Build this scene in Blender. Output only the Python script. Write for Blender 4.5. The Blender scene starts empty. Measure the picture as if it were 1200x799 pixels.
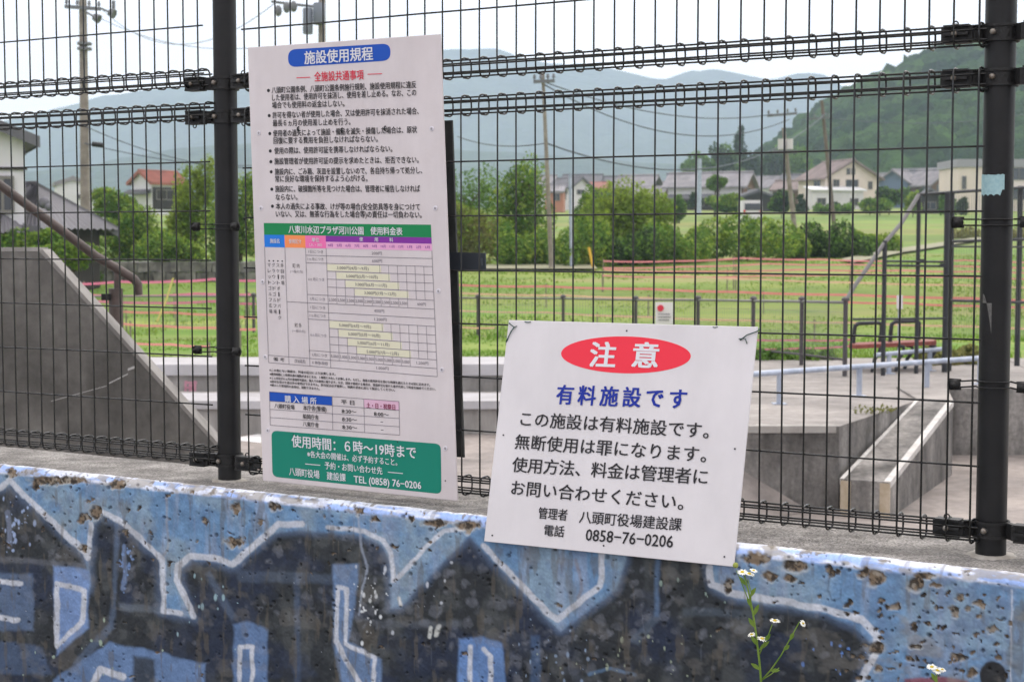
import bpy, math, random
import numpy as np
from mathutils import Vector, Matrix
R = math.radians
random.seed(7)
rng = np.random.default_rng(7)
S = bpy.context.scene
C = S.collection

# ------------------------------------------------------------------ camera
EYE = 1.5
F = 1850.0                      # focal length in pixels of a 1200 px wide frame
PITCH = R(3.6385)
cd = bpy.data.cameras.new('camera')
cam = bpy.data.objects.new('camera', cd); C.objects.link(cam)
cd.sensor_width = 36; cd.lens = F / 1200 * 36; cd.clip_end = 20000; cd.clip_start = .05
cam.location = (0, 0, EYE); cam.rotation_euler = (R(90) - PITCH, 0, 0)
cd.dof.use_dof = True; cd.dof.focus_distance = 3.55; cd.dof.aperture_fstop = 11
S.camera = cam

# ------------------------------------------------------------------ world, sun, exposure
SUN_EL, SUN_AZ = 52.0, 22.0      # azimuth clockwise from +Y
W = bpy.data.worlds.new('World'); S.world = W; W.use_nodes = True
nt = W.node_tree; nt.nodes.clear()
sky = nt.nodes.new('ShaderNodeTexSky'); sky.sky_type = 'NISHITA'; sky.sun_disc = False
sky.sun_elevation = R(SUN_EL); sky.sun_rotation = R(SUN_AZ)
tc = nt.nodes.new('ShaderNodeTexCoord')
nz = nt.nodes.new('ShaderNodeTexNoise'); nz.inputs['Scale'].default_value = 2.2; nz.inputs['Detail'].default_value = 5
mp = nt.nodes.new('ShaderNodeMapping'); mp.inputs['Scale'].default_value = (1, 1, 3.0)
cr = nt.nodes.new('ShaderNodeValToRGB')
cr.color_ramp.elements[0].position = .25; cr.color_ramp.elements[0].color = (.85, .78, .74, 1)
cr.color_ramp.elements[1].position = .75; cr.color_ramp.elements[1].color = (1, .93, .90, 1)
mul = nt.nodes.new('ShaderNodeVectorMath'); mul.operation = 'SCALE'; mul.inputs['Scale'].default_value = 1
sdir = nt.nodes.new('ShaderNodeVectorMath'); sdir.operation = 'DOT_PRODUCT'
sdir.inputs[1].default_value = (math.sin(R(SUN_AZ)) * math.cos(R(SUN_EL)), math.cos(R(SUN_AZ)) * math.cos(R(SUN_EL)), math.sin(R(SUN_EL)))
glow = nt.nodes.new('ShaderNodeMapRange'); glow.inputs['From Min'].default_value = -1; glow.inputs['From Max'].default_value = 1   # thin cloud: brighter on the sun's side
glow.inputs['To Min'].default_value = 4.6; glow.inputs['To Max'].default_value = 32
nt.links.new(tc.outputs['Generated'], sdir.inputs[0]); nt.links.new(sdir.outputs['Value'], glow.inputs['Value']); nt.links.new(glow.outputs[0], mul.inputs['Scale'])
mx = nt.nodes.new('ShaderNodeMix'); mx.data_type = 'RGBA'; mx.inputs['Factor'].default_value = .92
bg = nt.nodes.new('ShaderNodeBackground'); bg.inputs['Strength'].default_value = .1
wo = nt.nodes.new('ShaderNodeOutputWorld')
L = nt.links.new
L(tc.outputs['Generated'], mp.inputs['Vector']); L(mp.outputs[0], nz.inputs['Vector']); L(nz.outputs['Fac'], cr.inputs['Fac'])
L(cr.outputs['Color'], mul.inputs[0]); L(sky.outputs['Color'], mx.inputs['A']); L(mul.outputs[0], mx.inputs['B'])
L(mx.outputs['Result'], bg.inputs['Color']); L(bg.outputs[0], wo.inputs['Surface'])
sd = bpy.data.lights.new('sun', 'SUN'); sun = bpy.data.objects.new('sun', sd); C.objects.link(sun)
sd.energy = .9; sd.angle = R(14); sd.color = (1, .96, .9)
az, el = R(SUN_AZ), R(SUN_EL)
dirv = Vector((math.sin(az) * math.cos(el), math.cos(az) * math.cos(el), math.sin(el)))
sun.rotation_euler = dirv.to_track_quat('Z', 'Y').to_euler()
S.view_settings.view_transform = 'Standard'; S.view_settings.look = 'None'
S.view_settings.exposure = 0.0; S.view_settings.gamma = 1.0
S.render.engine = 'CYCLES'; S.cycles.use_denoising = True
S.cycles.max_bounces = 6; S.cycles.diffuse_bounces = 3; S.cycles.volume_bounces = 2
S.cycles.transparent_max_bounces = 8

# ------------------------------------------------------------------ projection helpers (photograph pixels, 1200 wide)
cp, sp_ = math.cos(PITCH), math.sin(PITCH)
def ray(x, y):
    X = (x - 600) / F; U = -(y - 399.5) / F
    return Vector((X, cp + U * sp_, -sp_ + U * cp))
def at(x, y, Y):
    r = ray(x, y); return r * (Y / r.y) + Vector((0, 0, EYE))
def proj(P):
    x = P[:, 0]; y = P[:, 1]; z = P[:, 2] - EYE
    d = y * cp - z * sp_; u = y * sp_ + z * cp
    return 600 + F * x / d, 399.5 - F * u / d
TH = R(-30.226)
U_ = Vector((math.cos(TH), math.sin(TH), 0)); N_ = Vector((math.sin(TH), -math.cos(TH), 0))  # N_ towards the camera
O_ = Vector((-.74821, 4.09557, 0))
TH2 = R(-29.229)
U2 = Vector((math.cos(TH2), math.sin(TH2), 0)); N2 = Vector((math.sin(TH2), -math.cos(TH2), 0))
def fp(t, off, z, left=False):    # point of the fence line: along t, off towards the camera, z relative to the eye
    if left: return O_ + U2 * t + N2 * off + Vector((0, 0, z + EYE + .019))
    return O_ + U_ * t + N_ * off + Vector((0, 0, z + EYE))
def hit(x, y, p0, n):
    r = ray(x, y); o = Vector((0, 0, EYE)); s = (p0 - o).dot(n) / r.dot(n); return o + r * s

# ------------------------------------------------------------------ object helpers
ORG = {}
def tag(o, label=None, cat=None, group=None, kind=None):
    if label: o['label'] = label
    if cat: o['category'] = cat
    if group: o['group'] = group
    if kind: o['kind'] = kind
    return o
def thing(name, label, cat, loc=(0, 0, 0), group=None):
    o = bpy.data.objects.new(name, None); C.objects.link(o); o.location = loc; o.empty_display_size = .1
    ORG[o.name] = Vector(loc)
    return tag(o, label, cat, group)
class MB:
    def __init__(s): s.v = []; s.f = []
    def add(s, vs, fs):
        n = len(s.v); s.v += [tuple(v) for v in vs]; s.f += [tuple(i + n for i in f) for f in fs]; return s
    def box(s, c, size, ax=None):
        ax = ax or (Vector((1, 0, 0)), Vector((0, 1, 0)), Vector((0, 0, 1)))
        c = Vector(c); h = [ax[i] * (size[i] / 2) for i in range(3)]
        vs = [c + h[0] * a + h[1] * b + h[2] * d for a in (-1, 1) for b in (-1, 1) for d in (-1, 1)]
        return s.add(vs, [(0, 1, 3, 2), (4, 6, 7, 5), (0, 4, 5, 1), (2, 3, 7, 6), (0, 2, 6, 4), (1, 5, 7, 3)])
    def hexa(s, b, t):             # bottom quad, top quad
        return s.add(list(b) + list(t), [(3, 2, 1, 0), (4, 5, 6, 7), (0, 1, 5, 4), (1, 2, 6, 5), (2, 3, 7, 6), (3, 0, 4, 7)])
    def tube(s, path, r, n=8, cap=True, closed=False):
        path = [Vector(p) for p in path]; m = len(path)
        rr = r if isinstance(r, (list, tuple)) else [r] * m
        prev = None; vs = []
        for i, p in enumerate(path):
            a = path[i - 1] if (i > 0 or closed) else p; b = path[(i + 1) % m] if (i < m - 1 or closed) else p
            d = (b - a).normalized()
            if prev is None:
                q = Vector((0, 0, 1)) if abs(d.z) < .9 else Vector((1, 0, 0)); x = d.cross(q).normalized()
            else:
                x = (prev - d * prev.dot(d)).normalized()
            prev = x; y = d.cross(x)
            for k in range(n):
                g = 2 * math.pi * k / n; vs.append(p + (x * math.cos(g) + y * math.sin(g)) * rr[i])
        fs = []
        for i in range(m if closed else m - 1):
            j = (i + 1) % m
            for k in range(n): fs.append((i * n + k, i * n + (k + 1) % n, j * n + (k + 1) % n, j * n + k))
        if cap and not closed:
            fs.append(tuple(range(n - 1, -1, -1))); fs.append(tuple((m - 1) * n + k for k in range(n)))
        return s.add(vs, fs)
    def cyl(s, a, b, r, n=16): return s.tube([a, b], r, n)
    def prism(s, poly, d):         # planar polygon extruded by vector d
        n = len(poly); d = Vector(d); P = [Vector(p) for p in poly]
        return s.add(P + [p + d for p in P], [tuple(range(n - 1, -1, -1)), tuple(range(n, 2 * n))] + [(i, (i + 1) % n, n + (i + 1) % n, n + i) for i in range(n)])
    def ball(s, c, r, seg=8, ring=6, sq=(1, 1, 1)):
        c = Vector(c); vs = [c + Vector((0, 0, r * sq[2]))]
        for i in range(1, ring):
            a = math.pi * i / ring
            for k in range(seg):
                g = 2 * math.pi * k / seg
                vs.append(c + Vector((math.sin(a) * math.cos(g) * r * sq[0], math.sin(a) * math.sin(g) * r * sq[1], math.cos(a) * r * sq[2])))
        vs.append(c - Vector((0, 0, r * sq[2]))); fs = []
        for k in range(seg):
            fs.append((0, 1 + k, 1 + (k + 1) % seg)); fs.append((len(vs) - 1, 1 + (ring - 2) * seg + (k + 1) % seg, 1 + (ring - 2) * seg + k))
        for i in range(ring - 2):
            for k in range(seg):
                fs.append((1 + i * seg + k, 1 + (i + 1) * seg + k, 1 + (i + 1) * seg + (k + 1) % seg, 1 + i * seg + (k + 1) % seg))
        return s.add(vs, fs)
    def mesh(s, name, smooth=False, org=None):
        m = bpy.data.meshes.new(name); o = org or Vector()
        m.from_pydata([(v[0] - o[0], v[1] - o[1], v[2] - o[2]) for v in s.v], [], s.f)
        if smooth: m.polygons.foreach_set('use_smooth', [True] * len(m.polygons))
        m.update(); return m
    def build(s, name, mat, parent=None, smooth=False, label=None, cat=None, group=None, kind=None):
        org = ORG.get(parent.name, Vector()) if parent else Vector()
        m = s.mesh(name, smooth, org); m.materials.append(mat)
        o = bpy.data.objects.new(name, m); C.objects.link(o)
        if parent: o.parent = parent; ORG[o.name] = org
        return tag(o, label, cat, group, kind)
def smooth_by_angle(o, a=40):
    m = o.data; m.polygons.foreach_set('use_smooth', [True] * len(m.polygons))
    try: m.set_sharp_from_angle(angle=R(a))
    except Exception: pass
    return o
def np_mesh(name, V, Fc, mat, parent=None, smooth=False, kind=None, label=None, cat=None):
    m = bpy.data.meshes.new(name); n = len(V); k = Fc.shape[1]
    org = np.array(ORG.get(parent.name, Vector())) if parent else np.zeros(3)
    V = np.asarray(V, dtype=np.float64) - org
    m.vertices.add(n); m.vertices.foreach_set('co', V.astype(np.float32).ravel())
    m.loops.add(Fc.size); m.loops.foreach_set('vertex_index', Fc.astype(np.int32).ravel())
    m.polygons.add(len(Fc)); m.polygons.foreach_set('loop_start', (np.arange(len(Fc)) * k).astype(np.int32))
    m.update(calc_edges=True); m.validate()
    if smooth: m.polygons.foreach_set('use_smooth', [True] * len(m.polygons))
    m.materials.append(mat); o = bpy.data.objects.new(name, m); C.objects.link(o)
    if parent: o.parent = parent; ORG[o.name] = Vector(org)
    return tag(o, label, cat, None, kind)
def copy_tree(o, parent=None):
    c = o.copy(); C.objects.link(c)
    if parent is not None: c.parent = parent
    for ch in [x for x in o.children]: copy_tree(ch, c)
    return c

# ------------------------------------------------------------------ numpy noise
def vnoise(x, y, seed=0, per=512):
    r = np.random.default_rng(seed); T = r.random((per, per))
    xi = np.floor(x).astype(int); yi = np.floor(y).astype(int); fx = x - xi; fy = y - yi
    fx = fx * fx * (3 - 2 * fx); fy = fy * fy * (3 - 2 * fy)
    a = T[xi % per, yi % per]; b = T[(xi + 1) % per, yi % per]; c = T[xi % per, (yi + 1) % per]; d = T[(xi + 1) % per, (yi + 1) % per]
    return (a * (1 - fx) + b * fx) * (1 - fy) + (c * (1 - fx) + d * fx) * fy
def fbm(x, y, seed=0, oct=4):
    s = 0; a = .5; n = 0
    for i in range(oct): s = s + a * vnoise(x * 2 ** i, y * 2 ** i, seed + i); n += a; a *= .5
    return s / n
def sstep(a, b, x):
    t = np.clip((x - a) / (b - a), 0, 1); return t * t * (3 - 2 * t)

# ------------------------------------------------------------------ materials
def lin(r, g, b, k=1.0):
    f = lambda c: ((c / 255) / 12.92 if c / 255 <= .04045 else ((c / 255 + .055) / 1.055) ** 2.4)
    return (f(r) * k, f(g) * k, f(b) * k, 1)
MATS = {}
def mat(name, col, rough=.7, metal=0, col2=None, scale=8, detail=4, bump=0, bscale=None, spec=.4, lo=.35, hi=.65, coord='Object', stretch=None, trans=0, island=0, coat=0):
    if name in MATS: return MATS[name]
    m = bpy.data.materials.new(name); m.use_nodes = True; t = m.node_tree; b = t.nodes['Principled BSDF']; l = t.links.new
    b.inputs['Roughness'].default_value = rough; b.inputs['Metallic'].default_value = metal; b.inputs['Specular IOR Level'].default_value = spec
    b.inputs['Base Color'].default_value = col
    if coat: b.inputs['Coat Weight'].default_value = coat; b.inputs['Coat Roughness'].default_value = .2
    vec = None
    if col2 or bump:
        tcn = t.nodes.new('ShaderNodeTexCoord'); vec = tcn.outputs[coord]
        if stretch:
            mpn = t.nodes.new('ShaderNodeMapping'); mpn.inputs['Scale'].default_value = stretch; l(vec, mpn.inputs['Vector']); vec = mpn.outputs[0]
    if col2:
        n = t.nodes.new('ShaderNodeTexNoise'); n.inputs['Scale'].default_value = scale; n.inputs['Detail'].default_value = detail; n.inputs['Roughness'].default_value = .6
        l(vec, n.inputs['Vector']); r = t.nodes.new('ShaderNodeValToRGB')
        r.color_ramp.elements[0].position = lo; r.color_ramp.elements[1].position = hi
        r.color_ramp.elements[0].color = col; r.color_ramp.elements[1].color = col2
        l(n.outputs['Fac'], r.inputs['Fac']); out = r.outputs['Color']
        if island:
            g = t.nodes.new('ShaderNodeNewGeometry'); h = t.nodes.new('ShaderNodeHueSaturation')
            mr = t.nodes.new('ShaderNodeMapRange'); mr.inputs['To Min'].default_value = 1 - island; mr.inputs['To Max'].default_value = 1 + island
            l(g.outputs['Random Per Island'], mr.inputs['Value']); l(mr.outputs[0], h.inputs['Value']); l(out, h.inputs['Color']); out = h.outputs['Color']
        l(out, b.inputs['Base Color'])
        if trans:
            tr = t.nodes.new('ShaderNodeBsdfTranslucent'); l(out, tr.inputs['Color']); ms = t.nodes.new('ShaderNodeMixShader'); ms.inputs[0].default_value = trans
            l(b.outputs[0], ms.inputs[1]); l(tr.outputs[0], ms.inputs[2]); l(ms.outputs[0], t.nodes['Material Output'].inputs['Surface'])
    if bump:
        n2 = t.nodes.new('ShaderNodeTexNoise'); n2.inputs['Scale'].default_value = bscale or scale * 4; n2.inputs['Detail'].default_value = 6
        l(vec, n2.inputs['Vector']); bp = t.nodes.new('ShaderNodeBump'); bp.inputs['Strength'].default_value = min(1, bump); bp.inputs['Distance'].default_value = .02
        l(n2.outputs['Fac'], bp.inputs['Height']); l(bp.outputs[0], b.inputs['Normal'])
    MATS[name] = m; return m
def g(v, w=None): return (v, v, v, 1)
M_post = mat('coated_steel', lin(19, 19, 21), .45, col2=lin(29, 28, 29), scale=14, bump=.05, bscale=120, spec=.35)
M_wire = mat('wire_coating', lin(11, 12, 12), .26, col2=lin(17, 18, 17), scale=30, spec=.6)
M_clamp = mat('clamp_steel', lin(20, 20, 21), .5, col2=lin(34, 33, 33), scale=60, bump=.2, bscale=200)
M_bolt = mat('bolt_zinc', lin(150, 145, 138), .4, .6, col2=lin(110, 100, 90), scale=80)

# ------------------------------------------------------------------ SETTING: ground sheets
WT = -.634 + EYE                # top of the near wall
FLOOR = -2.4 + EYE              # skatepark floor
PLAT = -1.66 + EYE              # skatepark platform
YS = [19, 21.5, 24, 30, 36, 40, 46, 60, 80, 110, 150, 215, 300, 420, 700, 1500, 6000]
ZS = [-1.72, -1.70, -1.72, -1.75, -1.5, -1.1, -.8, -.45, .1, 1.0, 2.4, 4.4, 6.0, 8, 14, 30, 40]
def terr(x, y): return np.interp(y, YS, ZS) + EYE
def ground_grid(name, xs, ys, fz, m, kind='structure'):
    X, Y = np.meshgrid(xs, ys); Z = fz(X, Y); V = np.stack([X, Y, Z], -1).reshape(-1, 3)
    nx = len(xs); ny = len(ys); i = np.arange(ny - 1)[:, None] * nx + np.arange(nx - 1)[None]
    Fc = np.stack([i, i + 1, i + nx + 1, i + nx], -1).reshape(-1, 4)
    return np_mesh(name, V, Fc, m, smooth=True, kind=kind)
M_near = mat('near_ground', g(.16), .95, col2=(.24, .23, .21, 1), scale=3, bump=.6, bscale=60)
M_grass = mat('field_grass', (.105, .225, .014, 1), .9, col2=(.25, .30, .055, 1), scale=.35, detail=8, bump=.6, bscale=6, lo=.42, hi=.66, stretch=(.35, 1.2, 1))
M_floor = mat('skate_floor', (.40, .35, .32, 1), .85, col2=(.28, .25, .235, 1), scale=.8, bump=.15, bscale=30)
M_pave = mat('platform_paving', (.42, .385, .36, 1), .85, col2=(.30, .28, .265, 1), scale=.6, detail=6, bump=.15, bscale=40, lo=.3, hi=.7, stretch=(.4, 1.4, 1))
M_conc = mat('weathered_concrete', (.12, .112, .104, 1), .85, col2=(.36, .34, .32, 1), scale=2.2, detail=8, bump=.3, bscale=25, stretch=(1, 1, .45))
M_conc_l = mat('pale_concrete', (.30, .285, .27, 1), .85, col2=(.42, .40, .38, 1), scale=1.5, detail=8, bump=.25, bscale=25, stretch=(1, 1, .4))
ground_grid('ground', np.linspace(-40, 40, 9), [-40, -10, 0, 2.5], lambda X, Y: X * 0, M_near)
b = MB(); b.add([fp(-30, .0, 0) * 1, fp(30, .0, 0), fp(30, 30, 0), fp(-30, 30, 0)], [(3, 2, 1, 0)])
for i, v in enumerate(b.v): b.v[i] = (v[0], v[1], .004)
b.build('roadside', M_near, kind='structure')
# skatepark floor behind the wall
b = MB()
def flo(t, off): v = fp(t, off, 0); return (v.x, v.y, FLOOR)
b.add([flo(-30, -.1), flo(16, -.1), (30, 24, FLOOR), (-30, 24, FLOOR)], [(0, 1, 2, 3)])
b.build('skatepark_floor', M_floor, kind='structure')
# field terrain
ys = np.concatenate([np.linspace(21.9, 60, 60), np.geomspace(61, 6000, 70)])
xs = np.concatenate([-np.geomspace(30, 3000, 22)[::-1], np.linspace(-28, 45, 90), np.geomspace(47, 3000, 22)])
ground_grid('field', xs, ys, lambda X, Y: terr(X, Y) , M_grass)

def patches(m, col, scale, stretch, lo, hi, strength):
    t = m.node_tree; l = t.links.new; b_ = t.nodes['Principled BSDF']; src = b_.inputs['Base Color'].links[0].from_socket
    tc_ = t.nodes.new('ShaderNodeTexCoord'); mp_ = t.nodes.new('ShaderNodeMapping'); mp_.inputs['Scale'].default_value = stretch; mp_.inputs['Location'].default_value = (scale * 7, scale * 3, 0); l(tc_.outputs['Object'], mp_.inputs['Vector'])
    n_ = t.nodes.new('ShaderNodeTexNoise'); n_.inputs['Scale'].default_value = scale; n_.inputs['Detail'].default_value = 7; l(mp_.outputs[0], n_.inputs['Vector'])
    mr = t.nodes.new('ShaderNodeMapRange'); mr.inputs['From Min'].default_value = lo; mr.inputs['From Max'].default_value = hi; mr.inputs['To Max'].default_value = strength; l(n_.outputs['Fac'], mr.inputs['Value'])
    mx_ = t.nodes.new('ShaderNodeMix'); mx_.data_type = 'RGBA'; mx_.inputs['B'].default_value = col; l(mr.outputs[0], mx_.inputs['Factor']); l(src, mx_.inputs['A']); l(mx_.outputs['Result'], b_.inputs['Base Color'])
patches(M_grass, (.28, .22, .12, 1), .22, (.3, 1.5, 1), .58, .68, .6); patches(M_grass, (.27, .30, .07, 1), .12, (.4, 1.2, 1), .52, .66, .6); patches(M_grass, (.22, .20, .06, 1), .035, (.5, 2.4, 1), .46, .6, .75); patches(M_grass, (.08, .15, .02, 1), .05, (.4, 2.0, 1), .5, .62, .6); patches(M_grass, (.07, .15, .02, 1), .9, (.5, 1, 1), .54, .7, .7)

# ------------------------------------------------------------------ SETTING: mountains, wooded hill
def ridge(name, pts, Y, depth, m, amp, seed, nx=240, ny=40, base=0, fine=1.0):
    px = np.linspace(-500, 1800, nx); py = np.interp(px, [p[0] for p in pts], [p[1] for p in pts])
    X = (px - 600) / F * Y; ztop = EYE + (282 - py) / F * Y
    V = []
    for j in range(ny):
        v = j / (ny - 1)            # 0 foot, 1 crest
        yy = Y - depth * (1 - v)
        prof = v ** 1.25
        nzv = (fbm(X / 260 + seed, yy / 260 + np.zeros_like(X), seed, 6) - .5) * amp * math.sin(math.pi * min(v, .93)) + (fbm(X / 42, yy / 42 + np.zeros_like(X), seed + 9, 3) - .5) * amp * .12 * fine
        z = base + (ztop - base) * prof + nzv
        V.append(np.stack([X * (yy / Y) ** .35, yy + np.zeros_like(X), z], -1))
    # a back slope so that it is a real hill
    V.append(np.stack([X * 1.05, Y + depth * .5 + np.zeros_like(X), np.full_like(X, base)], -1)); ny += 1
    V = np.concatenate(V); i = np.arange(ny - 1)[:, None] * nx + np.arange(nx - 1)[None]
    Fc = np.stack([i, i + 1, i + nx + 1, i + nx], -1).reshape(-1, 4)
    return np_mesh(name, V, Fc, m, smooth=True, kind='structure')
M_mtn = mat('mountain_forest', (.008, .018, .016, 1), 1, col2=(.05, .07, .045, 1), scale=.012, detail=9, bump=1, bscale=.03, spec=0)
MATS['mountain_forest'].node_tree.nodes['Bump'].inputs['Distance'].default_value = 30
far = [(-500, 170), (-200, 160), (0, 146), (60, 131), (130, 114), (200, 103), (260, 99), (330, 86), (420, 70), (520, 62), (590, 61), (620, 74), (655, 80), (700, 83), (755, 93), (780, 96), (805, 89), (835, 85), (862, 91), (900, 94), (935, 86), (960, 89), (980, 101), (1010, 116), (1100, 130), (1300, 120), (1800, 140)]
ridge('mountain', far, 3000, 1200, M_mtn, 120, 11, base=30)
mid = [(-500, 205), (0, 205), (100, 196), (200, 176), (300, 168), (420, 170), (560, 176), (700, 186), (800, 196), (900, 190), (1000, 176), (1200, 180), (1800, 190)]
ridge('foothill', mid, 1700, 500, M_mtn, 40, 21, base=28)
M_hill = mat('hill_ground', (.06, .09, .03, 1), 1, col2=(.15, .18, .06, 1), scale=.03, detail=8, bump=.6, bscale=.3, spec=0)
hillp = [(-500, 262), (700, 262), (820, 240), (890, 200), (935, 168), (967, 143), (1000, 121), (1040, 103), (1083, 84), (1113, 72), (1133, 68), (1200, 52), (1300, 40), (1800, 60)]
def hillz(px, v):                     # crest line height at 520 m, v 0..1 from foot (290 m) to crest
    py = np.interp(px, [p[0] for p in hillp], [p[1] for p in hillp]); Y = 520.0
    ztop = EYE + (282 - py) / F * Y; return 6 + (ztop - 6) * v ** 1.15
px = np.linspace(500, 1800, 120); V = []
for j in range(30):
    v = j / 29; Y = 290 + 230 * v; V.append(np.stack([(px - 600) / F * (520 + (Y - 520) * .8), np.full_like(px, Y), hillz(px, v) - .5], -1))
V.append(np.stack([(px - 600) / F * 560, np.full_like(px, 620.), np.full_like(px, 5.)], -1))
V = np.concatenate(V); i = np.arange(30)[:, None] * 120 + np.arange(119)[None]
np_mesh('hill', V, np.stack([i, i + 1, i + 121, i + 120], -1).reshape(-1, 4), M_hill, smooth=True, kind='structure')
# far-off wood on the hill: thousands of crowns that read as one mass
ico_v = []; ico_f = []
def _ico():
    t = (1 + 5 ** .5) / 2
    v = [(-1, t, 0), (1, t, 0), (-1, -t, 0), (1, -t, 0), (0, -1, t), (0, 1, t), (0, -1, -t), (0, 1, -t), (t, 0, -1), (t, 0, 1), (-t, 0, -1), (-t, 0, 1)]
    v = [Vector(a).normalized() for a in v]
    f = [(0, 11, 5), (0, 5, 1), (0, 1, 7), (0, 7, 10), (0, 10, 11), (1, 5, 9), (5, 11, 4), (11, 10, 2), (10, 7, 6), (7, 1, 8), (3, 9, 4), (3, 4, 2), (3, 2, 6), (3, 6, 8), (3, 8, 9), (4, 9, 5), (2, 4, 11), (6, 2, 10), (8, 6, 7), (9, 8, 1)]
    nf = []; cache = {}
    def mid(a, b):
        k = (min(a, b), max(a, b))
        if k not in cache: v.append(((v[a] + v[b]) / 2).normalized()); cache[k] = len(v) - 1
        return cache[k]
    for a, b_, c in f:
        x, y, z = mid(a, b_), mid(b_, c), mid(c, a); nf += [(a, x, z), (b_, y, x), (c, z, y), (x, y, z)]
    return np.array([tuple(q) for q in v]), np.array(nf)
IV, IF = _ico()
def crowns(name, pos, rad, m, tall=1.15, label=None):
    n = len(pos); V = []; Fc = []
    for k in range(n):
        jit = 1 + (rng.random(len(IV)) - .5) * .62
        V.append(IV * jit[:, None] * np.array([rad[k], rad[k], rad[k] * tall]) + pos[k]); Fc.append(IF + k * len(IV))
    return np_mesh(name, np.concatenate(V), np.concatenate(Fc), m, kind='stuff', label=label)
M_wood = mat('wood_foliage', (.010, .030, .010, 1), 1, col2=(.06, .115, .03, 1), scale=.035, detail=6, bump=1, bscale=1.2, spec=0, island=.45)
MATS['wood_foliage'].node_tree.nodes['Bump'].inputs['Distance'].default_value = 1.5
P = []; Rr = []
for k in range(5200):
    x = rng.uniform(880, 1420); v = rng.uniform(.0, 1.0) ** .8
    if v < .22 and x < 1140 and x > 1010: continue
    if v < .18: continue
    Y = 290 + 230 * v; X = (x - 600) / F * (520 + (Y - 520) * .8); r = rng.uniform(2.2, 4.6)
    if x < 960 and v < .5: r *= .8
    P.append((X, Y, float(hillz(x, v)) + r * .45)); Rr.append(r)
crowns('forest', np.array(P), Rr, M_wood, label='dense green wood covering the hillside at right')

# ------------------------------------------------------------------ LARGE STRUCTURE: near retaining wall with graffiti
wA = fp(-.765, 0, 0); wB = fp(2.05, 0, 0)
def edge_off(t): return .078 + .019 * t
T0, T1 = -2.6, 2.075            # first wall segment
def wpt(t, off, z): v = fp(t, off, 0); return Vector((v.x, v.y, z))
wall = thing('retaining_wall', 'low blue concrete wall covered in dark graffiti under the fence', 'wall', wpt(.7, 0, 0))
# painted face as a fine grid (real pits and chips), profile: chamfer then vertical face
CH = .020
s_prof = np.concatenate([np.linspace(0, .032, 16), .032 + np.linspace(.0021, .60, 262), [.66, .75, .88]])
t_prof = np.concatenate([np.linspace(T0, -1.0, 40)[:-1], np.linspace(-1.0, T1, 1350)])
nT, nS = len(t_prof), len(s_prof)
TT, SS = np.meshgrid(t_prof, s_prof)
offs = edge_off(TT) - .03; 
k1 = np.clip(SS / .032, 0, 1)
# rounded chamfer
ang = k1 * math.pi / 2
OFF = offs + .030 * np.sin(ang); ZZ = WT - .022 * (1 - np.cos(ang)) - np.clip(SS - .032, 0, None)
Up = np.array(U_); Np = np.array(N_); Op = np.array(O_)
P3 = Op[None, None] + TT[..., None] * Up + OFF[..., None] * Np; P3[..., 2] = ZZ
PX, PY = proj(P3.reshape(-1, 3)); PX = PX.reshape(TT.shape); PY = PY.reshape(TT.shape)
face = SS > .030
lum = lambda r, g_, b_: np.array(lin(r, g_, b_)[:3]) * 1.08
n1 = fbm(TT * 9 + 40, SS * 9, 31, 5); n2 = fbm(TT * 60 + 7, SS * 60, 41, 4); n3 = fbm(TT * 220, SS * 220, 51, 2); nd = fbm(TT * 40, SS * 5, 61, 4)
jx = PX + (fbm(TT * 26 + 3, SS * 26, 71, 4) - .5) * 4.5; jy = PY + (fbm(TT * 26 + 90, SS * 26, 81, 4) - .5) * 4.5
def seg_d(x, y, a, b_):
    ax, ay = a; bx, by = b_; dx, dy = bx - ax, by - ay; t = np.clip(((x - ax) * dx + (y - ay) * dy) / (dx * dx + dy * dy + 1e-9), 0, 1)
    return np.hypot(x - ax - t * dx, y - ay - t * dy)
def poly_sd(x, y, P):
    ins = np.zeros(x.shape, bool); d = np.full(x.shape, 1e9); n = len(P)
    for i in range(n):
        a = P[i]; b_ = P[(i + 1) % n]; d = np.minimum(d, seg_d(x, y, a, b_))
        c = ((a[1] > y) != (b_[1] > y)); xx = (b_[0] - a[0]) * (y - a[1]) / ((b_[1] - a[1]) or 1e-9) + a[0]; ins ^= c & (x < xx)
    return np.where(ins, -d, d)
def stroke(P, w, x=None, y=None):
    d = np.full(jx.shape, 1e9)
    for a, b_ in zip(P[:-1], P[1:]): d = np.minimum(d, seg_d(jx if x is None else x, jy if y is None else y, a, b_))
    return 1 - sstep(w - 1.3, w + 1.3, d)
def lay(col, c, a): return col * (1 - a[..., None]) + np.asarray(c) * a[..., None]
light = lum(122, 146, 168); blue2 = lum(88, 130, 174)
col = np.broadcast_to(light, TT.shape + (3,)).copy()
col = lay(col, blue2, sstep(.42, .62, n1) * .7)
col = lay(col, lum(140, 152, 176), sstep(.5, .75, nd) * .55)
col = lay(col, lum(76, 98, 140), sstep(.55, .7, n2) * .25)
right_fade = sstep(940, 1100, PX)
col = lay(col, lum(96, 116, 146), right_fade * sstep(.35, .6, n2) * .55)
DARK = [(-400, 640), (-200, 585), (0, 574), (13, 568), (60, 612), (100, 652), (104, 690), (106, 650), (109, 615), (120, 602), (146, 617), (182, 650), (188, 655), (189, 716), (215, 722), (229, 724), (210, 680), (213, 664), (225, 655), (250, 657), (272, 665), (322, 624), (345, 620), (425, 627), (448, 638), (456, 655), (459, 712), (466, 712), (550, 628), (562, 640), (640, 722), (658, 738), (722, 690), (734, 655), (740, 600), (830, 662), (835, 690), (865, 702), (925, 712), (970, 720), (1000, 733), (1022, 752), (1019, 770), (990, 830), (990, 1100), (-400, 1100)]
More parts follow.
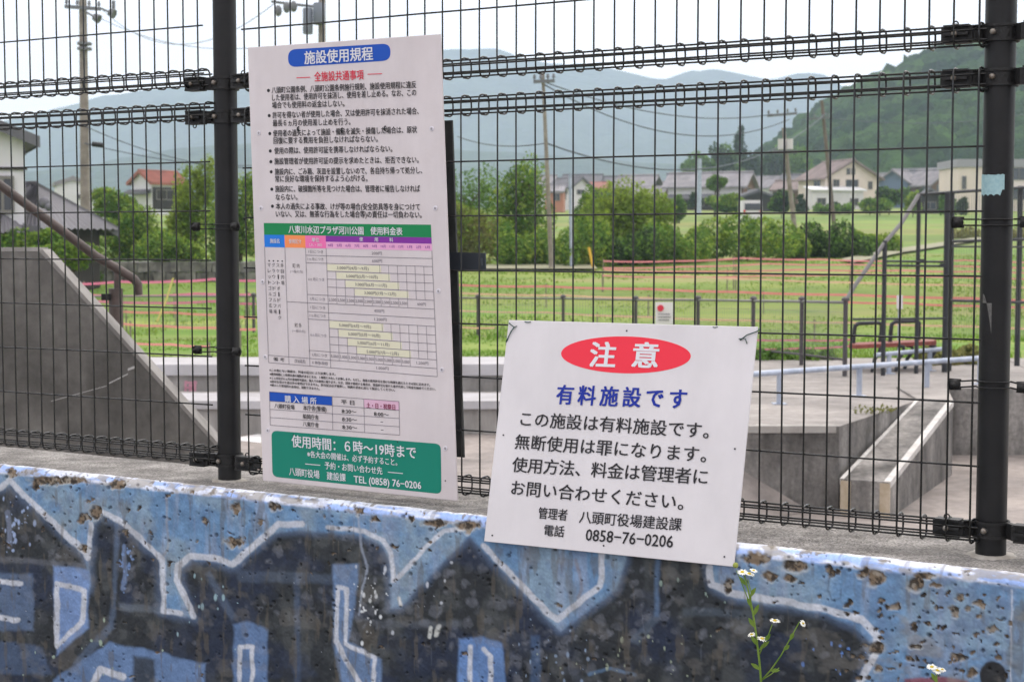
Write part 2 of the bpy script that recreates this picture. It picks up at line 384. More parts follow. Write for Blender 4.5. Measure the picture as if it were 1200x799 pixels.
dk = 1 - sstep(-3, 3, poly_sd(jx, jy, DARK))
dark = lum(36, 41, 46); dark2 = lum(70, 74, 76); navy = lum(30, 42, 66)
dc = np.broadcast_to(dark, TT.shape + (3,)).copy()
dc = lay(dc, dark2, sstep(.45, .65, fbm(TT * 22, SS * 14, 91, 5)) * .8)
dc = lay(dc, navy, sstep(.50, .68, fbm(TT * 7 + 5, SS * 9 + 2, 101, 4)) * .75)
dc = lay(dc, lum(34, 38, 44), sstep(.52, .66, fbm(TT * 30 + 15, SS * 30, 111, 4)) * .6)
dc = lay(dc, lum(80, 98, 126), (1 - sstep(0, 11, np.abs(poly_sd(jx, jy, DARK)))) * .75)
wx = PX + (fbm(TT * 55 + 8, SS * 55, 73, 3) - .5) * 9; wy = PY + (fbm(TT * 55 + 21, SS * 55, 83, 3) - .5) * 9
cents = [(float(rng.normal(*q[:2])), float(rng.normal(*q[2:]))) for q in [(540, 60, 690, 30), (120, 70, 640, 50), (330, 80, 680, 50), (900, 90, 740, 25), (730, 60, 710, 30), (430, 25, 700, 40), (620, 50, 770, 20)] for _ in range(75)]
for cx, cy in cents:
    rr_, a_ = float(rng.choice([2.2, 3.2, 4.5, 7])) * float(rng.uniform(.8, 1.3)), float(rng.uniform(.10, .42))
    d = np.hypot(wx - cx, wy - cy); sel = d < rr_ + 3
    aa = ((1 - sstep(.8, 2.4, np.abs(d - rr_ * .6))) * a_ * .7 + (1 - sstep(rr_ * .2, rr_ * .7, d)) * a_)
    dc[sel] = lay(dc[sel], lum(112, 116, 126), aa[sel])
col = lay(col, 0, dk * 0); col = col * (1 - dk[..., None]) + dc * dk[..., None]
PATCH = [([(62, 662), (105, 668), (103, 736), (66, 768)], 1, (112, 138, 182)), ([(-60, 668), (38, 672), (40, 740), (-60, 735)], .55, (100, 122, 156)),
         ([(128, 752), (180, 762), (240, 778), (240, 900), (40, 900), (62, 796)], .9, (102, 130, 172)), ([(274, 732), (290, 727), (314, 739), (311, 900), (272, 900)], .85, (96, 124, 166)),
         ([(391, 662), (421, 659), (415, 710), (409, 751), (447, 772), (449, 900), (421, 900), (391, 756)], .85, (104, 130, 168)), ([(537, 748), (564, 744), (590, 754), (598, 900), (535, 900)], .9, (98, 132, 184)),
         ([(768, 640), (774, 640), (772, 722), (767, 722)], .7, (86, 112, 146)), ([(622, 745), (633, 745), (634, 900), (620, 900)], .5, (72, 100, 140)),
         ([(735, 752), (764, 722), (774, 724), (748, 756)], .5, (92, 106, 124)), ([(135, 610), (140, 612), (136, 715), (133, 735), (100, 775), (70, 800), (85, 776), (128, 728), (131, 700)], .5, (96, 116, 146)),
         ([(0, 652), (100, 660), (100, 666), (0, 658)], .5, (110, 114, 124)), ([(245, 668), (278, 722), (272, 728), (238, 672)], .5, (88, 104, 128)), ([(345, 672), (352, 672), (352, 900), (344, 900)], .35, (84, 104, 136)),
         ([(140, 706), (190, 712), (190, 720), (140, 714)], .45, (110, 120, 134)), ([(440, 726), (540, 728), (540, 735), (440, 736)], .3, (104, 112, 124)), ([(275, 668), (390, 672), (390, 684), (280, 682)], .35, (88, 104, 128)),
         ([(0, 750), (50, 758), (60, 790), (-60, 790), (-60, 750)], .5, (84, 106, 142)), ([(800, 712), (900, 716), (900, 724), (800, 722)], .25, (96, 112, 130))]
for P_, a_, c_ in PATCH:
    m_ = (1 - sstep(-2.5, 2.5, poly_sd(jx, jy, P_))) * a_
    col = lay(col, lum(*c_) * (0.85 + .3 * n1[..., None]), m_)
col = lay(col, lum(44, 50, 58), (1 - sstep(-3, 3, poly_sd(jx, jy, [(156, 768), (182, 772), (180, 900), (152, 900)]))) * .9)
Wt = lum(190, 194, 204)
STROKES = [([(-60, 600), (0, 572), (11, 562)], 3.2), ([(14, 566), (58, 608), (97, 644), (104, 653)], 3.4), ([(104, 653), (107, 613)], 2.8), ([(121, 600), (146, 614), (182, 647), (190, 654), (191, 715), (211, 718)], 3.0),
           ([(227, 721), (207, 679), (209, 662), (224, 650), (250, 653), (272, 660), (320, 620), (326, 614), (355, 614)], 3.6), ([(385, 617), (427, 622), (449, 632), (458, 646), (461, 680), (519, 621), (551, 620)], 2.6),
           ([(567, 639), (641, 717), (654, 725), (703, 687), (706, 640)], 3.4), ([(832, 664), (834, 685), (863, 695), (927, 706), (970, 714), (1010, 726), (1028, 744), (1026, 767), (1004, 805)], 4.2),
           ([(67, 683), (99, 692), (97, 728), (66, 756), (67, 683)], 3.0), ([(-60, 672), (24, 684)], 3.0), ([(-60, 712), (21, 726)], 3.0), ([(105, 805), (118, 784), (144, 793)], 4.0),
           ([(279, 900), (281, 757), (296, 757), (294, 900)], 2.6), ([(394, 751), (396, 687), (406, 689), (405, 754), (439, 769), (433, 900)], 2.4), ([(394, 751), (424, 806)], 3.0),
           ([(549, 900), (551, 756)], 2.8), ([(567, 760), (575, 769), (574, 900)], 2.8)]
for P_, w_ in STROKES:
    a_ = stroke(P_, w_) * (.78 + .3 * n2)
    col = lay(col, Wt, np.clip(a_, 0, 1))
for P_, w_, a_, c_ in [([(420, 600), (423, 640), (430, 662), (424, 690), (420, 720)], 1.3, .8, (150, 160, 178)), ([(505, 735), (504, 745)], 2.4, .9, (205, 208, 205)), ([(514, 733), (512, 744)], 2.4, .9, (205, 208, 205)), ([(467, 700), (469, 707)], 2, .9, (210, 210, 210)),
                       ([(195, 580), (197, 640), (192, 650)], 1.2, .5, (150, 140, 130)), ([(972, 668), (970, 690), (975, 702), (985, 700), (986, 690)], 1.1, .6, (66, 78, 92)), ([(675, 655), (682, 690), (678, 700)], 2.0, .6, (120, 110, 110)), ([(1186, 690), (1184, 900)], .8, .8, (196, 200, 210)),
                       ([(1000, 672), (1003, 700)], 1.0, .5, (90, 104, 122)), ([(9, 600), (12, 640)], 3, .5, (140, 152, 180)), ([(145, 640), (147, 665), (145, 690)], 2.4, .7, (120, 146, 190)), ([(690, 790), (716, 783), (745, 790)], 2, .7, (86, 116, 150))]:
    col = lay(col, lum(*c_), stroke(P_, w_) * a_ * (.6 + .6 * n2))
col = lay(col, lum(34, 36, 40), 1 - sstep(15, 18, np.hypot(jx - 1164, jy - 792)))
col = lay(col, lum(128, 62, 72), (1 - sstep(-2, 2, poly_sd(jx, jy, [(1060, 796), (1100, 792), (1134, 797), (1130, 830), (1060, 830)]))) * .85)
# top edge band: light blue paint, colour lifted for light from above, partly worn
edge = 1 - sstep(.026, .036, SS + (n2 - .5) * .006)
ec = np.broadcast_to(lum(150, 176, 228), TT.shape + (3,)).copy(); ec = lay(ec, lum(214, 220, 238), sstep(.42, .6, fbm(TT * 12 + 2, SS * 80, 121, 4)))
col = lay(col, ec, edge); col = lay(col, lum(224, 226, 236), (1 - sstep(.004, .010, SS + (n2 - .5) * .008)) * .9)
# paint speckles
spk = vnoise(TT * 420, SS * 420, 131); col = lay(col, lum(190, 196, 204), sstep(.97, .99, spk) * dk * sstep(.54, .66, fbm(TT * 9, SS * 9, 141, 4)) * .6)
for cx, cy, sx_, sy_, nn_, cc_ in [(432, 705, 9, 16, 40, (214, 218, 222)), (18, 610, 10, 14, 40, (150, 168, 204)), (150, 655, 5, 14, 14, (120, 150, 200)), (745, 770, 40, 18, 26, (150, 160, 140)), (650, 770, 22, 20, 20, (130, 150, 176)), (120, 770, 40, 18, 16, (160, 180, 160)), (225, 700, 40, 30, 16, (150, 180, 190)), (880, 690, 40, 14, 16, (140, 160, 150)), (500, 640, 40, 40, 30, (190, 195, 205)), (1000, 770, 40, 20, 20, (90, 130, 200))]:
    for _ in range(nn_):
        x_, y_, r_ = float(rng.normal(cx, sx_)), float(rng.normal(cy, sy_)), float(rng.choice([.7, .9, 1.2, 1.9]))
        d = np.hypot(PX - x_, (PY - y_) * float(rng.uniform(.4, 1.2))); sel = d < 4; aa = (1 - sstep(r_ * .6, r_ * 1.3, d)) * .85 * dk; col[sel] = lay(col[sel], lum(*cc_), aa[sel])
for _ in range(90):      # runs and scratches
    x_ = float(rng.uniform(-20, 1185)); y_ = float(rng.uniform(580, 780)); l_ = float(rng.uniform(6, 40)); ccc = [(150, 156, 168), (40, 44, 50), (120, 112, 100)][int(rng.integers(0, 3))]
    col = lay(col, lum(*ccc), stroke([(x_, y_), (x_ + float(rng.uniform(-3, 3)), y_ + l_)], .2) * float(rng.uniform(.15, .5)) * (.3 + n2)) if True else col
# mottling of the whole painted face, bare and grimy concrete showing through
mot = fbm(TT * 34 + 60, SS * 34, 211, 5); fine = vnoise(TT * 300 + 9, SS * 300, 221)
col = col * (.72 + .56 * mot[..., None]) * (.88 + .24 * fine[..., None])
col = lay(col, lum(132, 128, 122), sstep(.60, .72, fbm(TT * 16 + 33, SS * 22 + 7, 231, 5)) * .5 * (.4 + .6 * right_fade))
col = lay(col, lum(92, 86, 76), sstep(.62, .74, fbm(TT * 55 + 13, SS * 12 + 3, 241, 4)) * .45)
wornedge = edge * sstep(.50, .62, fbm(TT * 24 + 71, SS * 60, 251, 4)); col = lay(col, lum(150, 144, 134), wornedge * .75)
col = lay(col, lum(116, 108, 96), edge * sstep(.66, .74, fbm(TT * 60 + 5, SS * 90, 261, 3)) * .8)
# chips and pits
DEP = (n2 - .5) * .0026 + (n3 - .5) * .0012 + (fbm(TT * 18, SS * 18, 271, 3) - .5) * .003
chip = np.zeros(TT.shape)
CHIPS = [(70, 563, 34, 5), (42, 568, 4, 8), (137, 567, 11, 5), (100, 606, 4, 4), (95, 609, 4, 4), (99, 643, 6, 5), (113, 601, 8, 8), (12, 554, 6, 6), (276, 596, 5, 9), (275, 636, 10, 6), (322, 594, 7, 6), (420, 598, 5, 5), (440, 609, 5, 4), (510, 613, 14, 5),
         (549, 615, 15, 6), (885, 655, 17, 8), (932, 664, 15, 7), (902, 675, 7, 6), (925, 678, 8, 4), (853, 686, 6, 9), (973, 668, 4, 9), (981, 669, 5, 4), (1026, 677, 11, 9), (1012, 671, 7, 7), (1074, 683, 9, 9), (1083, 674, 13, 5), (1098, 685, 7, 3),
         (994, 707, 5, 4), (1032, 705, 3, 5), (1049, 710, 7, 4), (1117, 717, 6, 7), (1124, 699, 5, 4), (1147, 708, 7, 4), (1162, 738, 5, 6), (1071, 733, 4, 6), (1027, 759, 10, 8), (1030, 783, 5, 6), (1139, 789, 6, 6), (1171, 770, 4, 4), (1065, 771, 7, 3),
         (1123, 770, 10, 4), (1074, 757, 8, 4), (1134, 714, 4, 4), (1098, 712, 4, 3), (1002, 718, 4, 3), (992, 719, 3, 3), (152, 597, 3, 3), (240, 611, 4, 4), (305, 612, 3, 5), (463, 640, 4, 3), (482, 609, 5, 4), (548, 619, 5, 7), (960, 700, 3, 3), (940, 682, 3, 2)]
for _ in range(70): CHIPS.append((float(rng.uniform(985, 1185)), float(rng.uniform(690, 800)), float(rng.uniform(1.2, 4)), float(rng.uniform(1, 3))))
for _ in range(60): CHIPS.append((float(rng.uniform(-30, 600)), float(rng.uniform(570, 660)), float(rng.uniform(1, 2.6)), float(rng.uniform(1, 3))))
cjx = PX + (n2 - .5) * 9 + (n3 - .5) * 4; cjy = PY + (fbm(TT * 60 + 70, SS * 60, 151, 4) - .5) * 9
for _ in range(26): CHIPS.append((float(rng.uniform(-30, 1000)), float(rng.uniform(620, 800)), float(rng.uniform(.8, 3.4)), float(rng.uniform(.8, 2.6))))
rim = np.zeros(TT.shape)
for cx, cy, rx, ry in CHIPS:
    if rx > 4: rim = np.maximum(rim, 1 - sstep(1.1, 1.5, np.hypot((cjx - cx) / rx, (cjy - cy) / ry)))
col = lay(col, lum(176, 178, 176), rim * (1 - dk * .5) * .45 * sstep(.35, .6, n2))
for cx, cy, rx, ry in CHIPS:
    d = np.hypot((cjx - cx) / rx, (cjy - cy) / ry); chip = np.maximum(chip, 1 - sstep(.75, 1.15, d))
cc = np.broadcast_to(lum(122, 106, 88), TT.shape + (3,)).copy(); cc = lay(cc, lum(58, 50, 42), sstep(.4, .6, fbm(TT * 120, SS * 120, 161, 3))); cc = lay(cc, lum(160, 152, 140), sstep(.55, .7, fbm(TT * 90 + 9, SS * 90, 171, 3)) * .7)
col = col * (1 - chip[..., None]) + cc * chip[..., None]
DEP = DEP - chip * (.0035 + .004 * fbm(TT * 100, SS * 100, 181, 3))
pit = np.zeros(TT.shape)
for _ in range(900):
    cx, cy = float(rng.uniform(-40, 1190)), float(rng.uniform(550, 805)); r_ = float(rng.choice([.9, 1.1, 1.3, 1.8, 2.4], p=[.3, .3, .2, .14, .06]))
    d = np.hypot(PX - cx, PY - cy); pit = np.maximum(pit, 1 - sstep(r_ * .6, r_ * 1.3, d))
DEP = DEP - pit * .005; col = lay(col, lum(30, 30, 32), pit * .55)
P3 = P3 + (DEP * np.where(face, 1, k1))[..., None] * Np; P3[..., 2] += DEP * (1 - k1) * .6
V = P3.reshape(-1, 3); i = np.arange(nS - 1)[:, None] * nT + np.arange(nT - 1)[None]
Fc = np.stack([i, i + nT, i + nT + 1, i + 1], -1).reshape(-1, 4)
def paint_mat():
    m = bpy.data.materials.new('weathered_paint'); m.use_nodes = True; t = m.node_tree; b_ = t.nodes['Principled BSDF']
    a = t.nodes.new('ShaderNodeAttribute'); a.attribute_name = 'paint'; t.links.new(a.outputs['Color'], b_.inputs['Base Color'])
    b_.inputs['Roughness'].default_value = .62; b_.inputs['Specular IOR Level'].default_value = .4; return m
pf = np_mesh('painted_face', V, Fc, paint_mat(), wall, smooth=True)
ca = pf.data.color_attributes.new('paint', 'FLOAT_COLOR', 'POINT')
ca.data.foreach_set('color', np.concatenate([np.clip(col.reshape(-1, 3), 0, 1), np.ones((V.shape[0], 1))], 1).astype(np.float32).ravel())
print('grid', V.shape)
# coping: top surface with relief
M_cop = mat('coping_concrete', (.27, .255, .24, 1), .9, col2=(.42, .40, .38, 1), scale=10, detail=9, bump=.5, bscale=160, lo=.35, hi=.62, stretch=(.7, 1.2, 1))
def speckle(m, scale, strength, bump_d):
    t = m.node_tree; l = t.links.new; b_ = t.nodes['Principled BSDF']; src = b_.inputs['Base Color'].links[0].from_socket
    tc_ = t.nodes.new('ShaderNodeTexCoord'); vo = t.nodes.new('ShaderNodeTexVoronoi'); vo.inputs['Scale'].default_value = scale; l(tc_.outputs['Object'], vo.inputs['Vector'])
    bw = t.nodes.new('ShaderNodeRGBToBW'); l(vo.outputs['Color'], bw.inputs[0]); mr = t.nodes.new('ShaderNodeMapRange'); mr.inputs['From Min'].default_value = .2; mr.inputs['From Max'].default_value = .8
    mr.inputs['To Min'].default_value = 1 - strength; mr.inputs['To Max'].default_value = 1 + strength * .7; l(bw.outputs[0], mr.inputs['Value'])
    hs = t.nodes.new('ShaderNodeHueSaturation'); l(mr.outputs[0], hs.inputs['Value']); l(src, hs.inputs['Color']); l(hs.outputs[0], b_.inputs['Base Color'])
    old = b_.inputs['Normal'].links[0].from_socket if b_.inputs['Normal'].links else None; bp = t.nodes.new('ShaderNodeBump'); bp.inputs['Strength'].default_value = .8; bp.inputs['Distance'].default_value = bump_d; l(bw.outputs[0], bp.inputs['Height'])
    if old: l(old, bp.inputs['Normal'])
    l(bp.outputs[0], b_.inputs['Normal'])
def grime(m, scale, strength, stretch=(1, 1, 1), lo=.35, hi=.7):
    t = m.node_tree; l = t.links.new; b_ = t.nodes['Principled BSDF']; src = b_.inputs['Base Color'].links[0].from_socket
    tc_ = t.nodes.new('ShaderNodeTexCoord'); mp_ = t.nodes.new('ShaderNodeMapping'); mp_.inputs['Scale'].default_value = stretch; l(tc_.outputs['Object'], mp_.inputs['Vector'])
    n_ = t.nodes.new('ShaderNodeTexNoise'); n_.inputs['Scale'].default_value = scale; n_.inputs['Detail'].default_value = 9; n_.inputs['Roughness'].default_value = .68; l(mp_.outputs[0], n_.inputs['Vector'])
    mr = t.nodes.new('ShaderNodeMapRange'); mr.inputs['From Min'].default_value = lo; mr.inputs['From Max'].default_value = hi; mr.inputs['To Min'].default_value = 1 - strength; mr.inputs['To Max'].default_value = 1 + strength * .45; l(n_.outputs['Fac'], mr.inputs['Value'])
    hs = t.nodes.new('ShaderNodeHueSaturation'); l(mr.outputs[0], hs.inputs['Value']); l(src, hs.inputs['Color']); l(hs.outputs[0], b_.inputs['Base Color'])
for m_, sc_, st_, str_ in ((M_conc, 3.0, .6, (1, 1, .3)), (M_conc, 22, .35, (1, 1, 1)), (M_conc_l, 3.0, .4, (1, 1, .3)), (M_floor, 1.1, .4, (1, 1, 1)), (M_floor, 9, .2, (1, 1, 1)), (M_pave, .9, .4, (1, 1.4, 1)), (M_pave, 8, .22, (1, 1, 1)), (M_cop, 7, .4, (1, 1, 1)), (M_board, 2.2, .05, (1, 1, .15)) if 'M_board' in globals() else (M_cop, 40, .2, (1, 1, 1))): grime(m_, sc_, st_, str_)
speckle(M_cop, 260, .38, .003)
tt = np.linspace(T0, T1, 500); oo = np.linspace(-.23, 0, 46)
A_, B_ = np.meshgrid(tt, oo); offc = -.23 + (edge_off(A_) - .03 + .23) * (B_ + .23) / .23
grit = sstep(.9, 1.3, A_) * (1 - sstep(1.72, 1.82, A_))
zc = WT + (fbm(A_ * 30, B_ * 30, 191, 4) - .5) * .003 + (vnoise(A_ * 420, B_ * 420, 201) - .5) * (.0012 + .0045 * grit)
zc[-1, :] = WT; P_ = Op[None, None] + A_[..., None] * Up + offc[..., None] * Np; P_[..., 2] = zc
i = np.arange(45)[:, None] * 500 + np.arange(499)[None]
np_mesh('coping', P_.reshape(-1, 3), np.stack([i, i + 500, i + 501, i + 1], -1).reshape(-1, 4), M_cop, wall, smooth=True)
bb = MB()   # core behind the painted face
c0 = [wpt(T0, edge_off(T0) - .012, 0), wpt(T1 - .004, edge_off(T1) - .012, 0), wpt(T1 - .004, -.23, 0), wpt(T0, -.23, 0)]
def zz(p, z): return (p.x, p.y, z)
bb.hexa([zz(p, FLOOR - .3) for p in c0], [zz(p, WT - .03) for p in c0]); bb.build('core', M_conc, wall)
bb = MB(); c1 = [wpt(T0, -.2, 0), wpt(T1 - .004, -.2, 0), wpt(T1 - .004, -.232, 0), wpt(T0, -.232, 0)]
bb.hexa([zz(p, WT - .06) for p in c1], [zz(p, WT - .001) for p in c1]); bb.build('back_edge', M_conc, wall)
M_moss = mat('mossy_concrete', (.05, .055, .045, 1), .95, col2=(.14, .14, .12, 1), scale=20, detail=6, bump=.6, bscale=120)
w2 = thing('retaining_wall', 'dark mossy end block of the wall past the joint at the right post', 'wall', wpt(3, 0, 0))
bb = MB(); T2 = T1 + .012
c2 = [wpt(T2, edge_off(T2) - .006, 0), wpt(7, edge_off(T2) - .006, 0), wpt(7, -.23, 0), wpt(T2, -.23, 0)]
bb.hexa([zz(p, FLOOR - .3) for p in c2], [zz(p, WT - .02) for p in c2]); bb.build('body', M_moss, w2)
bb = MB(); c3 = [wpt(T2, edge_off(T2) - .012, 0), wpt(7, edge_off(T2) - .012, 0), wpt(7, -.225, 0), wpt(T2, -.225, 0)]
bb.hexa([zz(p, WT - .02) for p in c3], [zz(p, WT - .002) for p in c3]); bb.build('coping', M_cop, w2)
# mortar pads round the post feet
M_mortar = mat('mortar', (.42, .40, .37, 1), .9, col2=(.34, .31, .27, 1), scale=25, detail=6, bump=.3, bscale=120)

# ------------------------------------------------------------------ FENCE
WR = .0022
Z_WIRES = [.18487, .05765, -.07054, -.1963, -.32189, -.44874]
RING_TOP, RING_BOT, RING_UP = .317, -.583, .404
RR = .0235
fence = thing('mesh_fence', 'tall dark wire mesh fence with rolled beams standing on the blue wall', 'fence', fp(.96, 0, -.634))
FO = ORG[fence.name]
def loop_pts(zc, up, n=13):         # a closed roll behind the wire plane; begins where the straight wire meets it
    # centre lies RR behind the plane; wire plane at off = 0
    pts = []
    a0 = 0.0
    for k in range(n + 1):
        a = a0 + (k / n) * 2 * math.pi * .93
        s = 1 if up else -1
        e_ = lambda v: math.copysign(abs(v) ** .62, v); pts.append((-RR + RR * e_(math.cos(a)), zc + s * RR * e_(math.sin(a))))
    return pts
def wire_path(z0, z1, roll0, roll1, bend=0):   # from bottom roll to top roll, in (off, z)
    p = []
    if roll0 is not None: p += [(o, z) for o, z in reversed(loop_pts(roll0, False))]
    else: p.append((0, z0))
    if roll1 is not None: p += loop_pts(roll1, True)
    else: p.append((0, z1))
    return p
def wire_mesh(path, left):
    n = N2 if left else N_; b_ = MB(); b_.tube([Vector((n.x * o, n.y * o, z)) for o, z in path], WR, 6); return b_.mesh('vertical_wire', True)
UPTOP = 1.35
MW = {}
for lf in (False, True):
    MW[lf, 'low'] = wire_mesh(wire_path(0, 0, RING_BOT, RING_TOP), lf); MW[lf, 'up'] = wire_mesh(wire_path(0, 0, RING_UP, UPTOP), lf)
for m_ in MW.values(): m_.materials.append(M_wire)
def put_wire(kind, t, left):
    o = bpy.data.objects.new('vertical_wire', MW[left, kind]); C.objects.link(o); o.parent = fence
    p = fp(t + random.uniform(-.0009, .0009), random.uniform(-.0006, .0006), 0, left); o.location = p - FO
    o.rotation_euler = (random.uniform(-.0012, .0012), random.uniform(-.0022, .0022), 0)
    return o
def hwire(t0, t1, off, z, left, name='horizontal_wire'):
    b_ = MB(); n = 7
    b_.tube([fp(t0 + (t1 - t0) * k / n, off, z + (random.uniform(-.0007, .0007) if 0 < k < n else 0), left) for k in range(n + 1)], WR, 6)
    b_.build(name, M_wire, fence, True)
def panel(ta, tb, left, up_shift=0):
    k = 0; t = ta
    while t <= tb + 1e-6: put_wire('low', t, left); put_wire('up', t + up_shift, left); t += .05
    for z in Z_WIRES: hwire(ta - .012, tb + .012, -WR * 2, z, left)
    z = .5362
    while z < UPTOP - .06: hwire(ta - .012 + up_shift, tb + .012 + up_shift, -WR * 2, z, left); z += .127
    for zc in (RING_TOP, RING_BOT, RING_UP, UPTOP):
        for a in (90, 148, 212, 270, 328, 32):
            r_ = RR - WR * 2; sh = up_shift if zc in (RING_UP, UPTOP) else 0
            hwire(ta - .012 + sh, tb + .012 + sh, -RR + r_ * math.cos(R(a)), zc + r_ * math.sin(R(a)), left, 'roll_wire')
panel(.077, 1.927, False)
panel(-1.907, -.057, True, -.018)
panel(2.052, 3.402, False)
# posts with their clamps
PR = .0303; PO = -.05
def post(t, left=False, sticker=False):
    q = fp(t, PO, 0, left); top = EYE + UPTOP + .06
    b_ = MB(); b_.tube([(q.x, q.y, WT - .05), (q.x, q.y, top)], PR, 28); o = b_.build('post', M_post, fence); smooth_by_angle(o)
    b_ = MB(); b_.ball((q.x, q.y, top), PR * 1.06, 20, 8, (1, 1, .45)); b_.build('post_cap', M_post, o, True)
    b_ = MB(); pad = []
    for k in range(28):
        a = 2 * math.pi * k / 28; rr_ = PR + random.uniform(.012, .03); pad.append((q.x + rr_ * math.cos(a), q.y + rr_ * math.sin(a)))
    b_.add([(x, y, WT - .006) for x, y in pad] + [(q.x + (x - q.x) * .82, q.y + (y - q.y) * .82, WT + .0035) for x, y in pad] + [(q.x, q.y, WT + .006)],
           [(k, (k + 1) % 28, 28 + (k + 1) % 28, 28 + k) for k in range(28)] + [(28 + k, 28 + (k + 1) % 28, 56) for k in range(28)])
    b_.build('mortar_collar', M_mortar, o, True)
    u, n = (U2, N2) if left else (U_, N_)
    up = Vector((0, 0, 1))
    for zc in (RING_UP, RING_TOP, RING_BOT):
        zw = EYE + zc + .004; cpt = Vector((q.x, q.y, zw))
        b_ = MB()        # band round the post
        for (h, rad) in ((.034, PR + .0035), (.006, PR + .0065)):
            for zo in ((0,) if h > .01 else (-.014, .014)):
                b_.tube([cpt + up * (zo - h / 2), cpt + up * (zo + h / 2)], rad, 24)
        # arms to both sides, bent forward into the rolls
        for sgn in (-1, 1):
            a0 = cpt + u * sgn * (PR + .002); a1 = cpt + u * sgn * (PR + .020) + n * (.05 - RR * 1.0 - .005) * .7
            a2 = cpt + u * sgn * (PR + .075) + n * (.05 - RR * 1.0)
            mid = (a0 + a1) / 2
            b_.box((a0 + a1) / 2 + n * .006, ((a1 - a0).length + .018, .016, .032), ((a1 - a0).normalized(), n, up))
            c = (a1 + a2) / 2
            b_.box(c, ((a2 - a1).length + .006, .026, .030), (u, n, up))
            b_.box(c + n * .012, ((a2 - a1).length * .86, .022, .006), (u, n, up))
            b_.box(c + n * .006 + up * .016, ((a2 - a1).length * .9, .03, .004), (u, n, up)); b_.box(c + n * .006 - up * .016, ((a2 - a1).length * .9, .03, .004), (u, n, up))
        for sgn in (-1, 1):
            e0 = cpt + u * sgn * (PR + .052) + n * (.05 - RR) + up * (.021 if zc != RING_TOP else -.021)
            b_.tube([e0 + u * .0055 * math.cos(2 * math.pi * k / 10) + up * .0055 * math.sin(2 * math.pi * k / 10) for k in range(10)], .0016, 5, closed=True)
        cl = b_.build('clamp', M_clamp, o); smooth_by_angle(cl, 35)
        for dx, dn in ((-.006, PR + .007), (-(PR + .05), .05 - RR + .015), (PR + .05, .05 - RR + .015)):
            b_ = MB(); c = cpt + u * dx + n * dn
            b_.tube([c - n * .004, c + n * .004, c + n * .0065], [.0062, .0058, .003], 10); b_.build('bolt', M_bolt, o, True)
    for zc in (.036, -.287):      # thin wire bands with hook bolts
        b_ = MB(); cpt = Vector((q.x, q.y, EYE + zc))
        for zo in (-.006, .006):
            pth = [cpt + u * -.062 + n * (.045) + up * zo]
            for k in range(0, 13):
                a = math.pi * k / 12; pth.append(cpt + u * (-math.cos(a)) * (PR + .003) + n * math.sin(a) * (PR + .003) + up * zo)
            pth.append(cpt + u * .062 + n * .045 + up * zo)
            b_.tube(pth, .0018, 6)
        for sgn in (-1, 1):
            c = cpt + u * sgn * .066 + n * .044
            b_.ball(c, .0105, 10, 7, (1.1, 1.1, 1)); b_.cyl(c - n * .012, c + n * .016, .0045, 8); b_.box(c + up * 0 + n * .004, (.020, .006, .018), (u, n, up))
            b_.tube([c + u * sgn * -.012 + up * .009, c + u * sgn * .010 + up * .010, c + u * sgn * .014, c + u * sgn * .010 - up * .010, c - u * sgn * .012 - up * .009], .0022, 6)
        b_.build('wire_band', M_clamp, o, True)
    return o, q
pL, qL = post(-.0293)
pR, qR = post(1.9554)
post(-1.985, True); post(3.43)
# light blue scrap of tape and small residue on the right post
def post_patch(parent, q, poly, m, name, rad, label):    # poly of (angle deg from N_, z)
    b_ = MB(); nn = 14; vs = []; fs = []
    zs_t = poly[0]; zs_b = poly[1]; a0, a1 = poly[2]
    for k in range(nn + 1):
        a = R(a0 + (a1 - a0) * k / nn); d = N_ * math.cos(a) + U_ * math.sin(a)
        zt = zs_t[k % len(zs_t)] if len(zs_t) > 1 else zs_t[0]; zb = zs_b[k % len(zs_b)] if len(zs_b) > 1 else zs_b[0]
        for rr_ in (rad, rad + .0006):
            vs.append((q.x + d.x * rr_, q.y + d.y * rr_, zb)); vs.append((q.x + d.x * rr_, q.y + d.y * rr_, zt))
    for k in range(nn):
        o = k * 4; fs += [(o + 2, o + 6, o + 7, o + 3), (o, o + 1, o + 5, o + 4), (o + 1, o + 3, o + 7, o + 5), (o, o + 4, o + 6, o + 2)]
    fs += [(0, 2, 3, 1), (nn * 4, nn * 4 + 1, nn * 4 + 3, nn * 4 + 2)]
    b_.add(vs, fs); o = b_.build(name, m, parent); o['label'] = label
M_tapeb = mat('pale_blue_tape', lin(168, 200, 204), .6, col2=lin(150, 186, 194), scale=120)
zt = [EYE + .130 + random.uniform(-.001, .001) for _ in range(15)]; zb = [EYE + .089 + (.002 if k % 3 else -.001) + (.009 if k > 12 else 0) for k in range(15)]
post_patch(pR, qR, (zt, zb, (-68, 37)), M_tapeb, 'tape_scrap', PR + .0004, 'pale blue scrap of tape stuck round the post')
M_resid = mat('paper_residue', lin(120, 118, 114), .8, col2=lin(90, 90, 90), scale=200)
post_patch(pR, qR, ([EYE - .106 - .0004 * k * k for k in range(15)], [EYE - .124], (-38, 0)), M_resid, 'paper_scrap', PR + .0004, 'small torn grey paper scrap')

